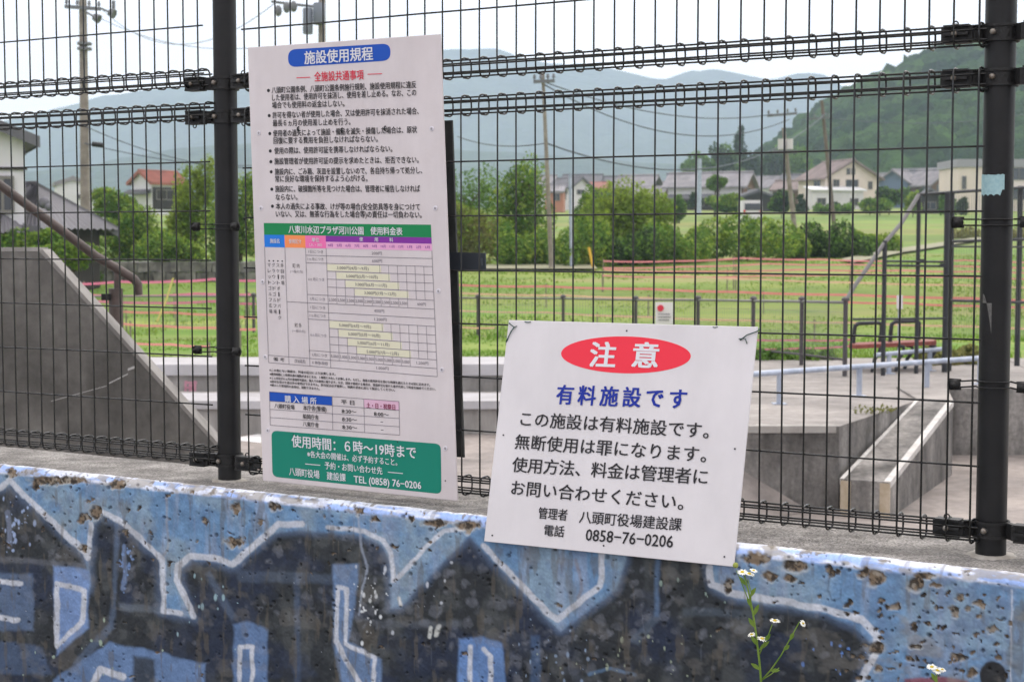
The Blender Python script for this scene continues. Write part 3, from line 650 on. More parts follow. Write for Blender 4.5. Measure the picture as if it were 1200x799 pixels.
# ------------------------------------------------------------------ SIGNS: lettering
def flat(name, rgb, k=1.0, rough=.5): return mat(name, lin(*rgb, k), rough, spec=.35)
I_black = flat('ink_black', (38, 36, 40)); I_blue = flat('ink_blue', (10, 74, 172), 1.15); I_red = flat('ink_red', (214, 50, 74), 1.1); I_white = mat('ink_white', lin(226, 226, 232), .5)
I_green = flat('ink_green', (8, 128, 74), 1.1); I_teal = flat('ink_teal', (4, 124, 104), 1.1); I_sky = flat('ink_sky', (22, 118, 214), 1.1); I_orange = flat('ink_orange', (240, 142, 86), 1.1)
I_pink = flat('ink_pink', (232, 112, 172), 1.1); I_purple = flat('ink_purple', (126, 44, 152), 1.1); I_lpink = flat('ink_pale_pink', (228, 168, 206), 1.05); I_yel = flat('ink_pale_yellow', (216, 213, 188), 1.1)
I_rose = flat('ink_pale_rose', (214, 176, 198), 1.1); I_grey = flat('ink_grey', (120, 114, 124)); I_maroon = flat('ink_maroon', (140, 34, 74)); I_navy = flat('ink_navy', (14, 42, 150), 1.1); I_coral = flat('ink_coral', (226, 46, 66), 1.15)
_ref = {}
def glyphs(body, bold=0.0):
    c = bpy.data.curves.new('text', 'FONT'); c.body = body; c.size = 1; c.resolution_u = 2
    o = bpy.data.objects.new('text', c); C.objects.link(o)
    dg = bpy.context.evaluated_depsgraph_get(); m = bpy.data.meshes.new_from_object(o.evaluated_get(dg))
    n = len(m.vertices); co = np.zeros(n * 3, np.float32); m.vertices.foreach_get('co', co)
    F_ = [tuple(p.vertices) for p in m.polygons]; co = co.reshape(-1, 3)
    bpy.data.objects.remove(o); bpy.data.curves.remove(c); bpy.data.meshes.remove(m)
    if bold:                      # heavier strokes: the outline laid down again a little to each side, each pass a hair higher
        base = co; fb = F_; F_ = list(fb)
        for i, (dx, dy) in enumerate(((1, .6), (-1, .6), (1, -.6), (-1, -.6), (.35, 0), (-.35, 0))):
            q = base.copy(); q[:, 0] += dx * bold; q[:, 1] += dy * bold; q[:, 2] += .00006 * (i + 1)
            F_ += [tuple(k + len(co) for k in f) for f in fb]; co = np.concatenate([co, q])
    return co, F_
def refbox(k):
    if k not in _ref: co, _ = glyphs(k); _ref[k] = (co[:, 1].min(), co[:, 1].max())
    return _ref[k]
class Sheet:
    """a printed board: plane through p0 with normal n (towards the camera); up = its own upward edge"""
    def __init__(s, p0, n, up, root): s.p0, s.n, s.up, s.root = p0, n, up, root; s.lift = .0005
    def P(s, x, y, lift=0): return hit(x, y, s.p0, s.n) + s.n * (s.lift + lift)
    def text(s, body, a, b, h, m, bold=0.0, lift=.0008, label=None, spaced=None, name='lettering'):
        A, B = s.P(*a, lift), s.P(*b, lift); D = B - A; ex = D.normalized(); dpt = A.y / F
        ref = '0' if all(ord(ch) < 128 or ch == '−' for ch in body) else '国'; lo, hi = refbox(ref); sy = h * dpt / (hi - lo)
        mb = MB()
        if spaced:
            n = len(body); wch = spaced * dpt
            for i, ch in enumerate(body):
                if ch in ' 　': continue
                co, F_ = glyphs(ch, bold); lo_x, hi_x = co[:, 0].min(), co[:, 0].max()
                full = refw('国'); c0 = A + D * ((spaced * .5 * dpt + (D.length - wch) * i / (n - 1)) / D.length) if n > 1 else A
                adv = full[1] - full[0]; sx = wch / adv
                cx = (full[0] + full[1]) / 2 if ord(ch) > 127 else (lo_x + hi_x) / 2
                mb.add([c0 + ex * (float(x) - cx) * sx + s.up * (float(y) - (lo + hi) / 2) * sy + s.n * float(_z) for x, y, _z in co], F_)
        else:
            co, F_ = glyphs(body, bold); x0, x1 = co[:, 0].min(), co[:, 0].max(); sx = D.length / (x1 - x0)
            mb.add([A + ex * (float(x) - x0) * sx + s.up * (float(y) - (lo + hi) / 2) * sy + s.n * float(_z) for x, y, _z in co], F_)
        return mb.build(name, m, s.root, label=label)
    def quad(s, pts, m, name='printed_field', lift=0, label=None):
        mb = MB(); mb.prism([s.P(x, y, lift - .0004) for x, y in pts], s.n * .0004); return mb.build(name, m, s.root, label=label)
    def line(s, mb, a, b, w=.6, lift=.0006):
        A, B = s.P(*a, lift), s.P(*b, lift); d = (B - A).normalized(); q = s.n.cross(d) * (w / 2 * A.y / F); mb.add([A - q, B - q, B + q, A + q], [(0, 1, 2, 3)])
    def rounded(s, pts, r, m, name, label=None, lift=0):
        out = []; n = len(pts)
        for i in range(n):
            p = Vector(pts[i]); a = (Vector(pts[i - 1]) - p).normalized(); c = (Vector(pts[(i + 1) % n]) - p).normalized()
            for k in range(7):
                t = k / 6; q = (p + a * r) * (1 - t) ** 2 + p * 2 * t * (1 - t) + (p + c * r) * t * t; out.append((q.x, q.y))
        return s.quad(out[::-1], m, name, lift, label)
_rw = {}
def refw(k):
    if k not in _rw: co, _ = glyphs(k); _rw[k] = (float(co[:, 0].min()), float(co[:, 0].max()))
    return _rw[k]

# ---- rules board
p0 = fp(.4, .016, 0); root = thing('rules_board', 'tall white rules board with a green fee table tied beside the left post', 'sign', fp(.41, .012, -.617))
cor = [hit(*q, p0, N_) for q in [(290, 56), (516, 40), (536, 587), (308, 563)]]
up1 = ((cor[0] - cor[3]).normalized() + (cor[1] - cor[2]).normalized()).normalized()
M_board = mat('painted_board', lin(214, 206, 208, 1.08), .42, col2=lin(206, 197, 199, 1.08), scale=5, detail=6, bump=.03, bscale=60, spec=.45)
def board(corners, n, th, m, root, name='board'):
    b_ = MB(); P_ = corners; c = sum(P_, Vector()) / 4; ins = [p + (c - p).normalized() * .0016 for p in P_]
    back = [p - n * th for p in P_]; mid_ = [p - n * .0012 for p in P_]
    b_.add(ins + mid_ + back, [(0, 1, 2, 3)[::-1]] + [(i, (i + 1) % 4, 4 + (i + 1) % 4, 4 + i) for i in range(4)] + [(4 + i, 4 + (i + 1) % 4, 8 + (i + 1) % 4, 8 + i) for i in range(4)] + [(8, 9, 10, 11)])
    return b_.build(name, m, root)
grime(M_board, 3.0, .07, (3, 3, .5)); board(cor, N_, .004, M_board, root)
s1 = Sheet(p0, N_, up1, root)
s1.rounded([(337.5, 58.5), (457.5, 51.2), (457.8, 71.2), (337.9, 79.2)], 9.8, I_blue, 'title_field')
s1.text('施設使用規程', (357, 68.6), (437.5, 63.2), 14.2, I_white, .018, label='white title lettering')
s1.text('全施設共通事項', (368.5, 90.6), (426.5, 88), 10.5, I_red, .014)
mb = MB(); s1.line(mb, (347.6, 91.6), (363.8, 90.8), .9); s1.line(mb, (431, 87.4), (448, 86.7), .9); mb.build('red_rule', I_red, root)
BODY = [('八頭町公園条例、八頭町公園条例施行規則、施設使用規程に違反', 318.7, 106.2, 488, 99.5), ('した使用者は、使用許可を抹消し、使用を差し止める。なお、この', 319.2, 115, 488, 108.7), ('場合でも使用料の返金はしない。', 319.2, 123.8, 404, 121.5),
        ('許可を得ない者が使用した場合、又は使用許可を抹消された場合、', 319.7, 135.5, 491, 130.4), ('最長６ヵ月の使用差し止めを行う。', 320, 144.7, 411, 143), ('使用者の過失によって施設・備品を滅失・損傷した場合は、原状', 320.3, 156.7, 489, 152.2),
        ('回復に要する費用を負担しなければならない。', 320.8, 165.3, 443, 163), ('使用の際は、使用許可証を携帯しなければならない。', 321.7, 177, 460, 174.6), ('施設管理者が使用許可証の提示を求めたときは、拒否できない。', 321.9, 189.3, 491, 187.5),
        ('施設内に、ごみ箱、灰皿を設置しないので、各自持ち帰って処分し、', 322.4, 201.5, 495, 199.8), ('常に良好な環境を保持するよう心がける。', 322.8, 209.9, 431, 209.2), ('施設内に、破損箇所等を見つけた場合は、管理者に報告しなければ', 322.8, 221.6, 492.5, 221.3),
        ('ならない。', 323.3, 231.3, 349, 231), ('本人の過失による事故、けが等の場合(安全防具等を身につけて', 323.6, 241.9, 492.5, 242.8), ('いない、又は、無茶な行為をした場合等)の責任は一切負わない。', 323.6, 250.9, 494.5, 251.9)]
for t_, x0, y0, x1, y1 in BODY: s1.text(t_, (x0, y0), (x1, y1), 7.3, I_black, .012)
for x, y in [(314.7, 106.4), (315.5, 135.8), (316.3, 156.8), (316.8, 177.2), (317.5, 189.7), (317.9, 201.5), (318.6, 221.9), (319.3, 241.8)]:
    s1.quad([(x + 1.7 * math.cos(a), y - 2.0 * math.sin(a)) for a in [2 * math.pi * k / 12 for k in range(12)]], I_black, 'bullet_mark')
# fee table
TL, TR, BR, BL = (309.2, 261.4), (505, 263.4), (512.7, 441.2), (315, 424.7)
def tb(u, v): return (TL[0] * (1 - u) * (1 - v) + TR[0] * u * (1 - v) + BR[0] * u * v + BL[0] * (1 - u) * v, TL[1] * (1 - u) * (1 - v) + TR[1] * u * (1 - v) + BR[1] * u * v + BL[1] * (1 - u) * v)
def cell(u0, v0, u1, v1, m, lift=0): return s1.quad([tb(u0, v1), tb(u1, v1), tb(u1, v0), tb(u0, v0)], m, 'printed_field', lift)
def ctext(body, u0, u1, v, h, m=I_grey, bold=0.0): return s1.text(body, tb(u0, v), tb(u1, v), h, m, bold)
cell(0, 0, 1, .084, I_green); cell(0, .084, .1215, .172, I_sky); cell(.1215, .084, .245, .172, I_orange); cell(.245, .084, .368, .172, I_pink); cell(.368, .084, 1, .126, I_purple); cell(.368, .126, 1, .172, I_lpink)
s1.text('八東川水辺プラザ河川公園', (338.5, 268.9), (426.5, 270.8), 8.6, I_white, .018); s1.text('使用料金表', (434.5, 270.7), (472, 271.5), 8.6, I_white, .018)
ctext('施設名', .035, .092, .128, 5, I_white, .01); ctext('使用区分', .148, .222, .128, 5, I_white, .01); ctext('単位', .285, .33, .115, 4.6, I_white, .01); ctext('（人・回）', .268, .345, .15, 3.2, I_white)
for q, u in zip('使用料', (.57, .66, .75)): ctext(q, u, u + .022, .105, 4.6, I_white, .01)
MC = [.368 + .632 / 12 * k for k in range(13)]
for k in range(12): ctext(['4月', '5月', '6月', '7月', '8月', '9月', '10月', '11月', '12月', '1月', '2月', '3月'][k], MC[k] + .012, MC[k + 1] - .012, .149, 3.4, I_purple)
rows = [.172, .223, .2756, .33, .385, .44, .498, .556, .618, .67, .727, .785, .838, .89, .947, 1.0]
for v0, k0 in ((.2756, 0), (.33, 1), (.385, 2), (.44, 3)): cell(MC[k0] + .002, v0 + .006, MC[k0 + 6] + .006, v0 + .05, I_yel, -.0002)
for v0, k0 in ((.67, 0), (.727, 1), (.785, 2), (.838, 3)): cell(MC[k0] + .002, v0 + .004, MC[k0 + 6] + .006, v0 + .052, I_yel, -.0002)
mb = MB(); ln = lambda u0, v0, u1, v1, w=.55: s1.line(mb, tb(u0, v0), tb(u1, v1), w)
ln(0, .172, 0, 1); ln(1, .172, 1, 1); ln(0, 1, 1, 1); ln(0, .947, 1, .947); ln(.1215, .172, .1215, 1); ln(.245, .172, .245, 1); ln(.368, .172, .368, 1); ln(.1215, .556, .245, .556)
for v in (.223, .2756, .498, .556, .618, .67, .89): ln(.245, v, 1, v)
for v in (.33, .385, .44, .727, .785, .838): ln(.368, v, 1, v)
for a, c in ((.2756, .498), (.67, .89)):
    for k in range(1, 12):
        for j in range(4):
            vv = [a, a + (c - a) * .25, a + (c - a) * .5, a + (c - a) * .75, c]
            if not (j < k < j + 6): ln(MC[k], vv[j], MC[k], vv[j + 1], .45)
for a, c in ((.498, .556), (.89, .947)):
    for k in list(range(1, 10)): ln(MC[k], a, MC[k], c, .45)
mb.build('table_rule', I_grey, root)
for v, t_ in ((.197, '1日につき'), (.249, '1ヵ月につき'), (.39, '6ヵ月につき'), (.527, '1月につき'), (.587, '1日につき'), (.644, '1ヵ月につき'), (.78, '6ヵ月につき'), (.918, '1月につき'), (.974, '1時間')): ctext(t_, .262 if len(t_) < 6 else .256, .35, v, 3.6)
for v, t_ in ((.197, '200円'), (.249, '600円'), (.587, '400円'), (.644, '1,200円'), (.974, '1,000円')): ctext(t_, .64, .70 + .012 * (len(t_) > 4), v, 4)
for j, t_ in enumerate(('3,000円(4月～9月)', '3,000円(5月～10月)', '3,000円(6月～11月)', '3,000円(7月～12月)')):
    ctext(t_, MC[j] + .06, MC[j] + .06 + .19, .303 + .055 * j, 4); ctext(t_.replace('3,', '5,'), MC[j] + .06, MC[j] + .06 + .19, .699 + .0565 * j, 4)
for k in range(9): ctext('2,500', MC[k] + .005, MC[k + 1] - .004, .527, 3.4); ctext('5,000', MC[k] + .005, MC[k + 1] - .004, .918, 3.4)
ctext('600円', .90, .95, .527, 3.8); ctext('1,200円', .88, .95, .918, 3.8)
ctext('町 内', .165, .205, .30, 5, I_black); ctext('(一般の方)', .148, .225, .34, 3.2); ctext('町 外', .165, .205, .72, 5, I_black); ctext('(一般の方)', .148, .225, .76, 3.2)
ctext('備 考', .03, .095, .972, 4.4, I_black); ctext('(放送器具)', .155, .22, .972, 4.2)
for u, v0, t_ in ((.102, .30, '多目的場'), (.076, .30, 'スケートボードパーク'), (.05, .30, 'グラウンドゴルフ場'), (.024, .30, 'マレットゴルフ広場')):
    s1.quad([(tb(u, v0 - .03)[0] + .9 * math.cos(a), tb(u, v0 - .03)[1] + .9 * math.sin(a)) for a in [-2 * math.pi * k / 8 for k in range(8)]], I_black, 'bullet_mark')
    for k, ch in enumerate(t_):
        ch = '｜' if ch == 'ー' else ch; v = v0 + .0 + k * .0415; ctext(ch, u - (.003 if ch == '｜' else .009), u + (.003 if ch == '｜' else .009), v, 4.6, I_black)
for t_, x0, y0, x1, y1 in (('※この表にない施設は、料金の区分により計算します。', 316.1, 433.5, 393.5, 438.5), ('※使用時間に１時間未満の端数があるときは、１時間とみなして計算します。ただし、施設の使用許可を受けた時間を超えたときは別に定めます。', 316.5, 438.1, 504.4, 450.9),
                            ('※１ヵ月及び６ヵ月の使用許可証は、個人での使用に限ります。なお、団体で使用する場合は、使用許可を受けた者が代表して料金を納めてください。', 316.5, 442.7, 510.8, 455.9), ('※許可を受けた者以外の使用はできません。許可証は必ず携帯し、係員の求めに応じて提示してください。', 316.9, 446.9, 463.2, 457), ('※納入した使用料の返金は、原則できません。', 316.9, 450.9, 375.2, 455.5)):
    s1.text(t_, (x0, y0), (x1, y1), 2.9, I_black, .014)
# places to buy a permit
def pb(x, r):   # column x, row 0..4
    yl = [458.8, 469.7, 479.3, 488.9, 497.9][r]; yr = [470.3, 480.6, 490.2, 499.8, 509.6][r]; t_ = (x - 315.9) / (467.7 - 315.9); return (x + r * .25, yl + (yr - yl) * t_)
s1.quad([pb(315.9, 1), pb(389.3, 1), pb(389.3, 0), pb(315.9, 0)], I_blue); s1.quad([pb(426.5, 1), pb(467.7, 1), pb(467.7, 0), pb(426.5, 0)], I_rose)
mb = MB()
for r in range(5): s1.line(mb, pb(315.9, r), pb(467.7, r), .55)
for x in (315.9, 389.3, 426.5, 467.7): s1.line(mb, pb(x, 0), pb(x, 4), .55)
mb.build('table_rule', I_grey, root)
s1.text('購 入 場 所', (334, 467.2), (371.3, 470), 7.6, I_white, .014); s1.text('平 日', (400, 470.7), (415.5, 471.8), 5.4, I_black, .008); s1.text('土・日・祝祭日', (429.8, 474.6), (463.5, 477.2), 6, I_maroon, .012)
for t_, x0, y0, x1, y1 in (('八頭町役場', 322, 475.2, 345.4, 477.2), ('本庁舎(警備)', 355.6, 477.6, 382.8, 479.6), ('8:30～', 400.8, 481.4, 418, 482.6), ('8:00～', 438.6, 484.6, 456, 486), ('船岡庁舎', 355.2, 487.6, 373.8, 489.1), ('8:30～', 401.2, 490.9, 418.5, 492), ('−', 446, 494.2, 449, 494.4), ('八東庁舎', 355.2, 496.4, 373.8, 498), ('8:30～', 401.5, 500, 418.8, 501.3), ('−', 446.5, 503.6, 449.5, 503.8)):
    s1.text(t_, (x0, y0), (x1, y1), 5.4 if len(t_) < 6 else 5.8, I_black, .008) if t_ != '−' else s1.quad([(x0, y0 + .3), (x1, y1 + .3), (x1, y1 - .3), (x0, y0 - .3)], I_black)
s1.rounded([(318.2, 504.2), (516.6, 520), (517.4, 578.6), (319.4, 558.2)], 7, I_teal, 'hours_field', label='green field with the opening hours and phone number')
s1.text('使用時間：６時～19時まで', (342.2, 516.6), (488, 530.6), 13.4, I_white, .016, lift=.001); s1.text('※各大会の開催は、必ず予約すること。', (360.4, 531.6), (466, 541.6), 7.6, I_white, .012, lift=.001)
s1.text('予約・お問い合わせ先', (380.9, 545), (448.5, 551.6), 8.2, I_white, .012, lift=.001); s1.text('八頭町役場', (339.3, 552), (374.8, 556), 9, I_white, .012, lift=.001); s1.text('建設課', (383.4, 557.2), (405.6, 559.6), 9, I_white, .012, lift=.001)
s1.text('TEL (0858) 76−0206', (415, 561), (494, 568.6), 8.2, I_white, .016, lift=.001)
mb = MB(); s1.line(mb, (358, 543.2), (375.7, 544.9), .9, .001); s1.line(mb, (454.9, 552.8), (472.5, 554.5), .9, .001); mb.build('white_rule', I_white, root)
M_wash = mat('plastic_washer', lin(206, 202, 210, 1.15), .35)
def disc(s, x, y, r, m, name, h=.0012, up=0):
    c = s.P(x, y); b_ = MB(); b_.tube([c - s.n * .0004, c + s.n * h * .7, c + s.n * h], [r, r, r * .7], 12); return b_.build(name, m, s.root)
for x, y in [(506, 151), (510.3, 244), (514, 341), (518, 433), (522, 525), (303.5, 156), (306, 244), (308, 330), (311, 418), (314, 504)]:
    disc(s1, x, y, .0058, M_wash, 'washer'); disc(s1, x, y, .003, mat('screw_head', lin(160, 156, 160), .4, .4), 'screw', .002)
M_tie = mat('tie_wire', lin(40, 42, 44), .5)
for x, y in [(350, 151.5), (401, 153), (451.5, 151)]:
    b_ = MB(); c = s1.P(x, y); b_.tube([c + up1 * .006 + U_ * .001, c + N_ * .004 + up1 * .003, c + N_ * .003 - up1 * .003, c - N_ * .001 - up1 * .006], .0018, 6); b_.ball(c + N_ * .003 + up1 * -.001, .0032, 6, 5); b_.build('wire_tie', M_tie, root, True)
for x, y in [(344, 509), (466, 517.5), (522, 563)]: disc(s1, x, y, .0016, I_black, 'screw', .001)
# ---- dark board on the far side
p0b = fp(.4, -.056, 0)
r2 = thing('dark_board', 'dark grey board behind the white rules board with a plate jutting out at right', 'board', fp(.45, -.058, -.55))
M_dark = mat('dark_board_paint', lin(42, 46, 46), .6, col2=lin(60, 62, 60), scale=20, bump=.1)
board([hit(*q, p0b, N_) for q in [(330, 150), (529.5, 141), (543.5, 536), (346, 520)]], N_, .006, M_dark, r2)
b_ = MB(); q_ = [hit(*q, fp(.4, -.050, 0), N_) for q in [(528, 317.5), (570, 317.5), (569.5, 296.5), (528, 295.5)]]; b_.prism(q_, N_ * .004); b_.build('latch_plate', mat('latch_paint', lin(44, 50, 58), .5), r2)
b_ = MB(); c = hit(565, 307, fp(.4, -.046, 0), N_); b_.box(c, (.004, .003, .018), (U_, N_, Vector((0, 0, 1)))); b_.build('latch_lip', mat('latch_lip_paint', lin(74, 80, 86), .5), r2)

# ---- caution notice
cA = [hit(596, 375, fp(0, .014, 0), N_), hit(888, 383, fp(0, .014, 0), N_), hit(860, 664, fp(0, .117, 0), N_), hit(567, 634, fp(0, .117, 0), N_)]
n2_ = (cA[1] - cA[0]).cross(cA[3] - cA[0]).normalized(); n2_ = n2_ if n2_.dot(N_) > 0 else -n2_
root2 = thing('caution_notice', 'crooked square white notice with a red oval, leaning on the wall edge', 'sign', cA[2])
M_board2 = mat('notice_board', lin(214, 210, 213, 1.10), .4, col2=lin(207, 203, 206, 1.10), scale=4, detail=5, bump=.02, bscale=50, spec=.45)
p02 = sum(cA, Vector()) / 4
cA = [hit(*q, p02, n2_) for q in [(596, 375), (888, 383), (860, 664), (567, 634)]]
grime(M_board2, 3.0, .06, (3, 3, .6)); board(cA, n2_, .003, M_board2, root2)
up2 = ((cA[0] - cA[3]).normalized() + (cA[1] - cA[2]).normalized()).normalized()
s2 = Sheet(p02, n2_, up2, root2)
s2.quad([(733.6 + 76 * math.cos(a) + 0 * math.sin(a), 415.8 + 1.4 * math.cos(a) - 21.6 * math.sin(a)) for a in [2 * math.pi * k / 56 for k in range(56)]], I_coral, 'red_oval', label='red oval behind the white heading')
s2.text('注', (691.5, 415.8), (722.3, 416.8), 28, I_white, .028); s2.text('意', (741.3, 416.4), (772.3, 417.4), 28, I_white, .028)
s2.text('有料施設です', (653.8, 462.6), (804.2, 468), 21.5, I_navy, .024, spaced=20)
for t_, a_, b_2 in (('この施設は有料施設です。', (609, 490.6), (843, 506)), ('無断使用は罪になります。', (605, 517.6), (840, 534)), ('使用方法、料金は管理者に', (602, 544.4), (829.8, 559.2)), ('お問い合わせください。', (599.4, 571.2), (813, 590))):
    s2.text(t_, a_, b_2, 16.6, I_black, .011, spaced=17.6)
s2.text('管理者', (631.3, 600.8), (665.2, 603.6), 12.6, I_black, .016); s2.text('八頭町役場建設課', (679.3, 605.4), (799.2, 614.8), 14, I_black, .012); s2.text('電話', (638, 621), (661.6, 623), 12.4, I_black, .016)
s2.text('0858−76−0206', (686.8, 626.2), (789.2, 634.6), 13.6, I_black, .012, label='phone number in black digits')
for x, y in [(734.5, 387.6), (590, 509.6), (861.3, 525.7), (707.5, 639), (577, 627), (849, 652)]: disc(s2, x, y, .0019, I_black, 'screw', .0012)
M_gw = mat('green_wire', lin(36, 74, 68), .5)
def gw(pts, r=.0013):
    b_ = MB(); b_.tube([s2.P(x, y, l) for x, y, l in pts], r, 6); b_.build('tie_wire', M_gw, root2, True)
gw([(592, 404, -.004), (596, 396, .002), (600, 388, .003), (604, 384, .004), (597, 379, .001), (600, 376, -.01)]); gw([(593, 401, .001), (602, 385, .003), (606, 382, .001)], .001)
gw([(612, 376, -.006), (617, 377.5, .002), (620, 378, .003), (624, 376, -.006)]); gw([(868, 399, .003), (876, 393, .004), (889, 388, .002), (889, 384, -.006)]); gw([(866, 397, .001), (874, 397, .003), (876, 403, .002)], .001); gw([(833, 382, -.004), (838, 384, .002), (844, 382, -.004)], .001)

# ------------------------------------------------------------------ WEEDS in front of the wall
M_stem = mat('weed_stem', lin(104, 140, 44, .8), .7, col2=lin(134, 160, 66, .8), scale=40)
M_petal = mat('daisy_petal', lin(246, 246, 238), .7); M_disk = mat('daisy_disk', lin(216, 190, 60), .8)
def wf(x, y, off=.165): return hit(x, y, fp(0, off, 0), N_)
def flower(root, c, tilt, r):
    up = Vector(tilt).normalized(); x = up.cross(Vector((0, 1, .1))).normalized(); y = up.cross(x)
    b_ = MB(); n = 22
    for k in range(n):
        a = 2 * math.pi * (k + random.uniform(-.2, .2)) / n; d = x * math.cos(a) + y * math.sin(a); t = up.cross(d); L_ = r * random.uniform(.85, 1.08); w_ = r * .13; z = random.uniform(-.06, .10) * r
        b_.add([c + d * r * .28 - t * w_ * .5, c + d * r * .28 + t * w_ * .5, c + d * L_ * .75 + t * w_ + up * z, c + d * L_ + up * (z - .05 * r), c + d * L_ * .75 - t * w_ + up * z], [(0, 1, 2, 3, 4)])
    f_ = b_.build('petals', M_petal, root); b_ = MB(); b_.ball(c + up * r * .05, r * .34, 10, 6, (1, 1, .6)); b_.build('flower_centre', M_disk, root, True)
def stem(b_, pts, r0, r1): b_.tube(pts, [r0 + (r1 - r0) * i / (len(pts) - 1) for i in range(len(pts))], 6)
def leaf(b_, p, d, L_, w_):
    d = Vector(d).normalized(); s_ = d.cross(Vector((0, -1, .3))).normalized()
    pts = [p]; n = 5
    for k in range(1, n): pts.append(p + d * L_ * k / n + s_ * w_ * math.sin(math.pi * k / n) + Vector((0, 0, -.15 * L_ * (k / n) ** 2)))
    pts.append(p + d * L_ + Vector((0, 0, -.15 * L_)))
    for k in range(n - 1, 0, -1): pts.append(p + d * L_ * k / n - s_ * w_ * math.sin(math.pi * k / n) + Vector((0, 0, -.15 * L_ * (k / n) ** 2)))
    b_.add(pts, [tuple(range(len(pts)))])
base = wf(893, 799); base = Vector((base.x, base.y, 0))
wd = thing('daisy_weed', 'tall flowering weed with small white daisies in front of the wall, under the crooked notice', 'plant', base)
b_ = MB(); root_p = wf(893, 812)
stem(b_, [base, base + (root_p - base) * .5 + Vector((.012, 0, 0)), root_p, wf(890, 775), wf(886, 742), wf(882, 716), wf(877, 692), wf(872, 672)], .0030, .0018)
stem(b_, [wf(892, 797), wf(903, 785), wf(915, 768), wf(926, 748), wf(937, 728)], .0018, .0011); stem(b_, [wf(889, 768), wf(895, 755), wf(901, 742), wf(905, 731)], .0014, .0009); stem(b_, [wf(888, 765), wf(887, 752), wf(889, 746)], .0014, .001)
stem(b_, [wf(882, 718), wf(876, 700), wf(868, 680), wf(863, 668)], .0013, .0009); stem(b_, [wf(892, 797), wf(903, 790), wf(913, 782)], .0013, .0009); stem(b_, [wf(880, 705), wf(880, 692), wf(876, 678)], .0012, .0009)
b_.build('stem', M_stem, wd, True)
b_ = MB()
for x, y, dx, dz, L_ in ((883, 722, .3, 1, .035), (881, 712, -.4, 1, .03), (879, 700, .4, 1, .03), (889, 762, .8, 1, .035), (887, 756, -.5, 1, .03), (896, 752, .5, 1, .025), (874, 686, -.6, 1, .03), (918, 762, .6, .8, .02), (926, 750, .3, 1, .022), (891, 785, -.7, .7, .03), (884, 735, -.5, 1, .03), (903, 786, .9, .3, .02)): leaf(b_, wf(x, y), (dx, -.2, dz), L_, .0042)
b_.build('leaf', M_stem, wd)
for x, y, r_, tl in ((870, 670, .0125, (-.1, -.25, 1)), (878, 672, .0125, (.2, -.2, 1)), (883, 668, .009, (.3, -.3, 1)), (881, 743, .010, (-.3, -.2, 1)), (893, 748, .0125, (.2, -.2, 1)), (908, 727, .012, (.1, -.15, 1)), (941, 730, .0085, (.8, -.9, .7))): flower(wd, wf(x, y), tl, r_)
b_ = MB(); b_.ball(wf(862, 662), .006, 8, 6); b_.build('bud', mat('weed_bud', lin(150, 160, 80), .8), wd, True)
base = wf(1098, 799); base = Vector((base.x, base.y, 0))
wd2 = thing('daisy_weed', 'single low daisy head just showing in front of the wall below the right post', 'plant', base)
b_ = MB(); stem(b_, [base, base + Vector((.01, 0, .4)), wf(1098, 800), wf(1097, 786)], .003, .0014); leaf(b_, wf(1098, 800), (-.5, -.2, 1), .03, .004); b_.build('stem', M_stem, wd2, True)
for x, y, r_ in ((1092, 781, .011), (1099, 785, .012), (1104, 784, .008)): flower(wd2, wf(x, y), (random.uniform(-.2, .2), -.35, 1), r_)

# ------------------------------------------------------------------ SKATEPARK
def gx(x, y, z, ):                 # ground point: pixel ray meets the level z
    r = ray(x, y); s_ = (z - EYE) / r.z; return r * s_ + Vector((0, 0, EYE))
M_trim = mat('pale_edge', (.62, .60, .58, 1), .6, col2=(.45, .43, .41, 1), scale=6, bump=.1)
M_rimw = mat('rim_paint', (.36, .35, .36, 1), .7, col2=(.46, .45, .47, 1), scale=2, bump=.1)
pf_ = thing('skate_platform', 'raised grey concrete skatepark platform behind the ledge and the silver rails', 'platform', (5, 18, FLOOR))
px14 = 14.0; XL = 2.0; XR = 3.75
b_ = MB(); nL, nR = gx(985, 561, EYE - 2.09), gx(1043, 565, EYE - 2.085); fL, fR = gx(1072, 468, EYE - 1.64), gx(1117, 470, EYE - 1.64)
fL.x += .02; XR = nL.x + .0
top_poly = [(XL, px14), (nL.x + .03, px14), (fL.x, fL.y), (fL.x + .3, fL.y), (fR.x + .35, 17.6), (16, 17.6), (16, 22.2), (1.2, 22.2), (1.2, 20.9)]
b_.prism([(x, y, FLOOR - .1) for x, y in top_poly], (0, 0, PLAT - FLOOR + .1)); b_.build('body', M_conc, pf_)
b_ = MB(); b_.prism([(x, y, PLAT + .004) for x, y in top_poly], (0, 0, .004)); b_.build('paving', M_pave, pf_)
b_ = MB()   # worn lip with some unevenness
n = 40; vs = []; fs = []
for k in range(n + 1):
    x = XL + (XR - XL) * k / n; w_ = .12 + .04 * math.sin(k * .7) + random.uniform(-.015, .015)
    vs += [(x, px14 - .012, PLAT - .05), (x, px14 - .012, PLAT + .012), (x, px14 + w_, PLAT + .012)]
for k in range(n): fs += [(k * 3, k * 3 + 3, k * 3 + 4, k * 3 + 1), (k * 3 + 1, k * 3 + 4, k * 3 + 5, k * 3 + 2)]
b_.add(vs, fs); b_.build('lip', mat('lip_concrete', (.40, .385, .36, 1), .8, col2=(.3, .28, .26, 1), scale=4, bump=.2), pf_)
b_ = MB()   # sloped bank running down to the left of the front wall
b_.add([(1.3, 14.6, FLOOR + .42), (2.05, 14.0, FLOOR + .36), (2.65, 13.9, FLOOR + .004), (1.6, 13.0, FLOOR + .004)], [(0, 3, 2, 1)]); b_.build('bank', M_floor, pf_)
M_joint = mat('joint_dark', (.10, .09, .085, 1), .95)
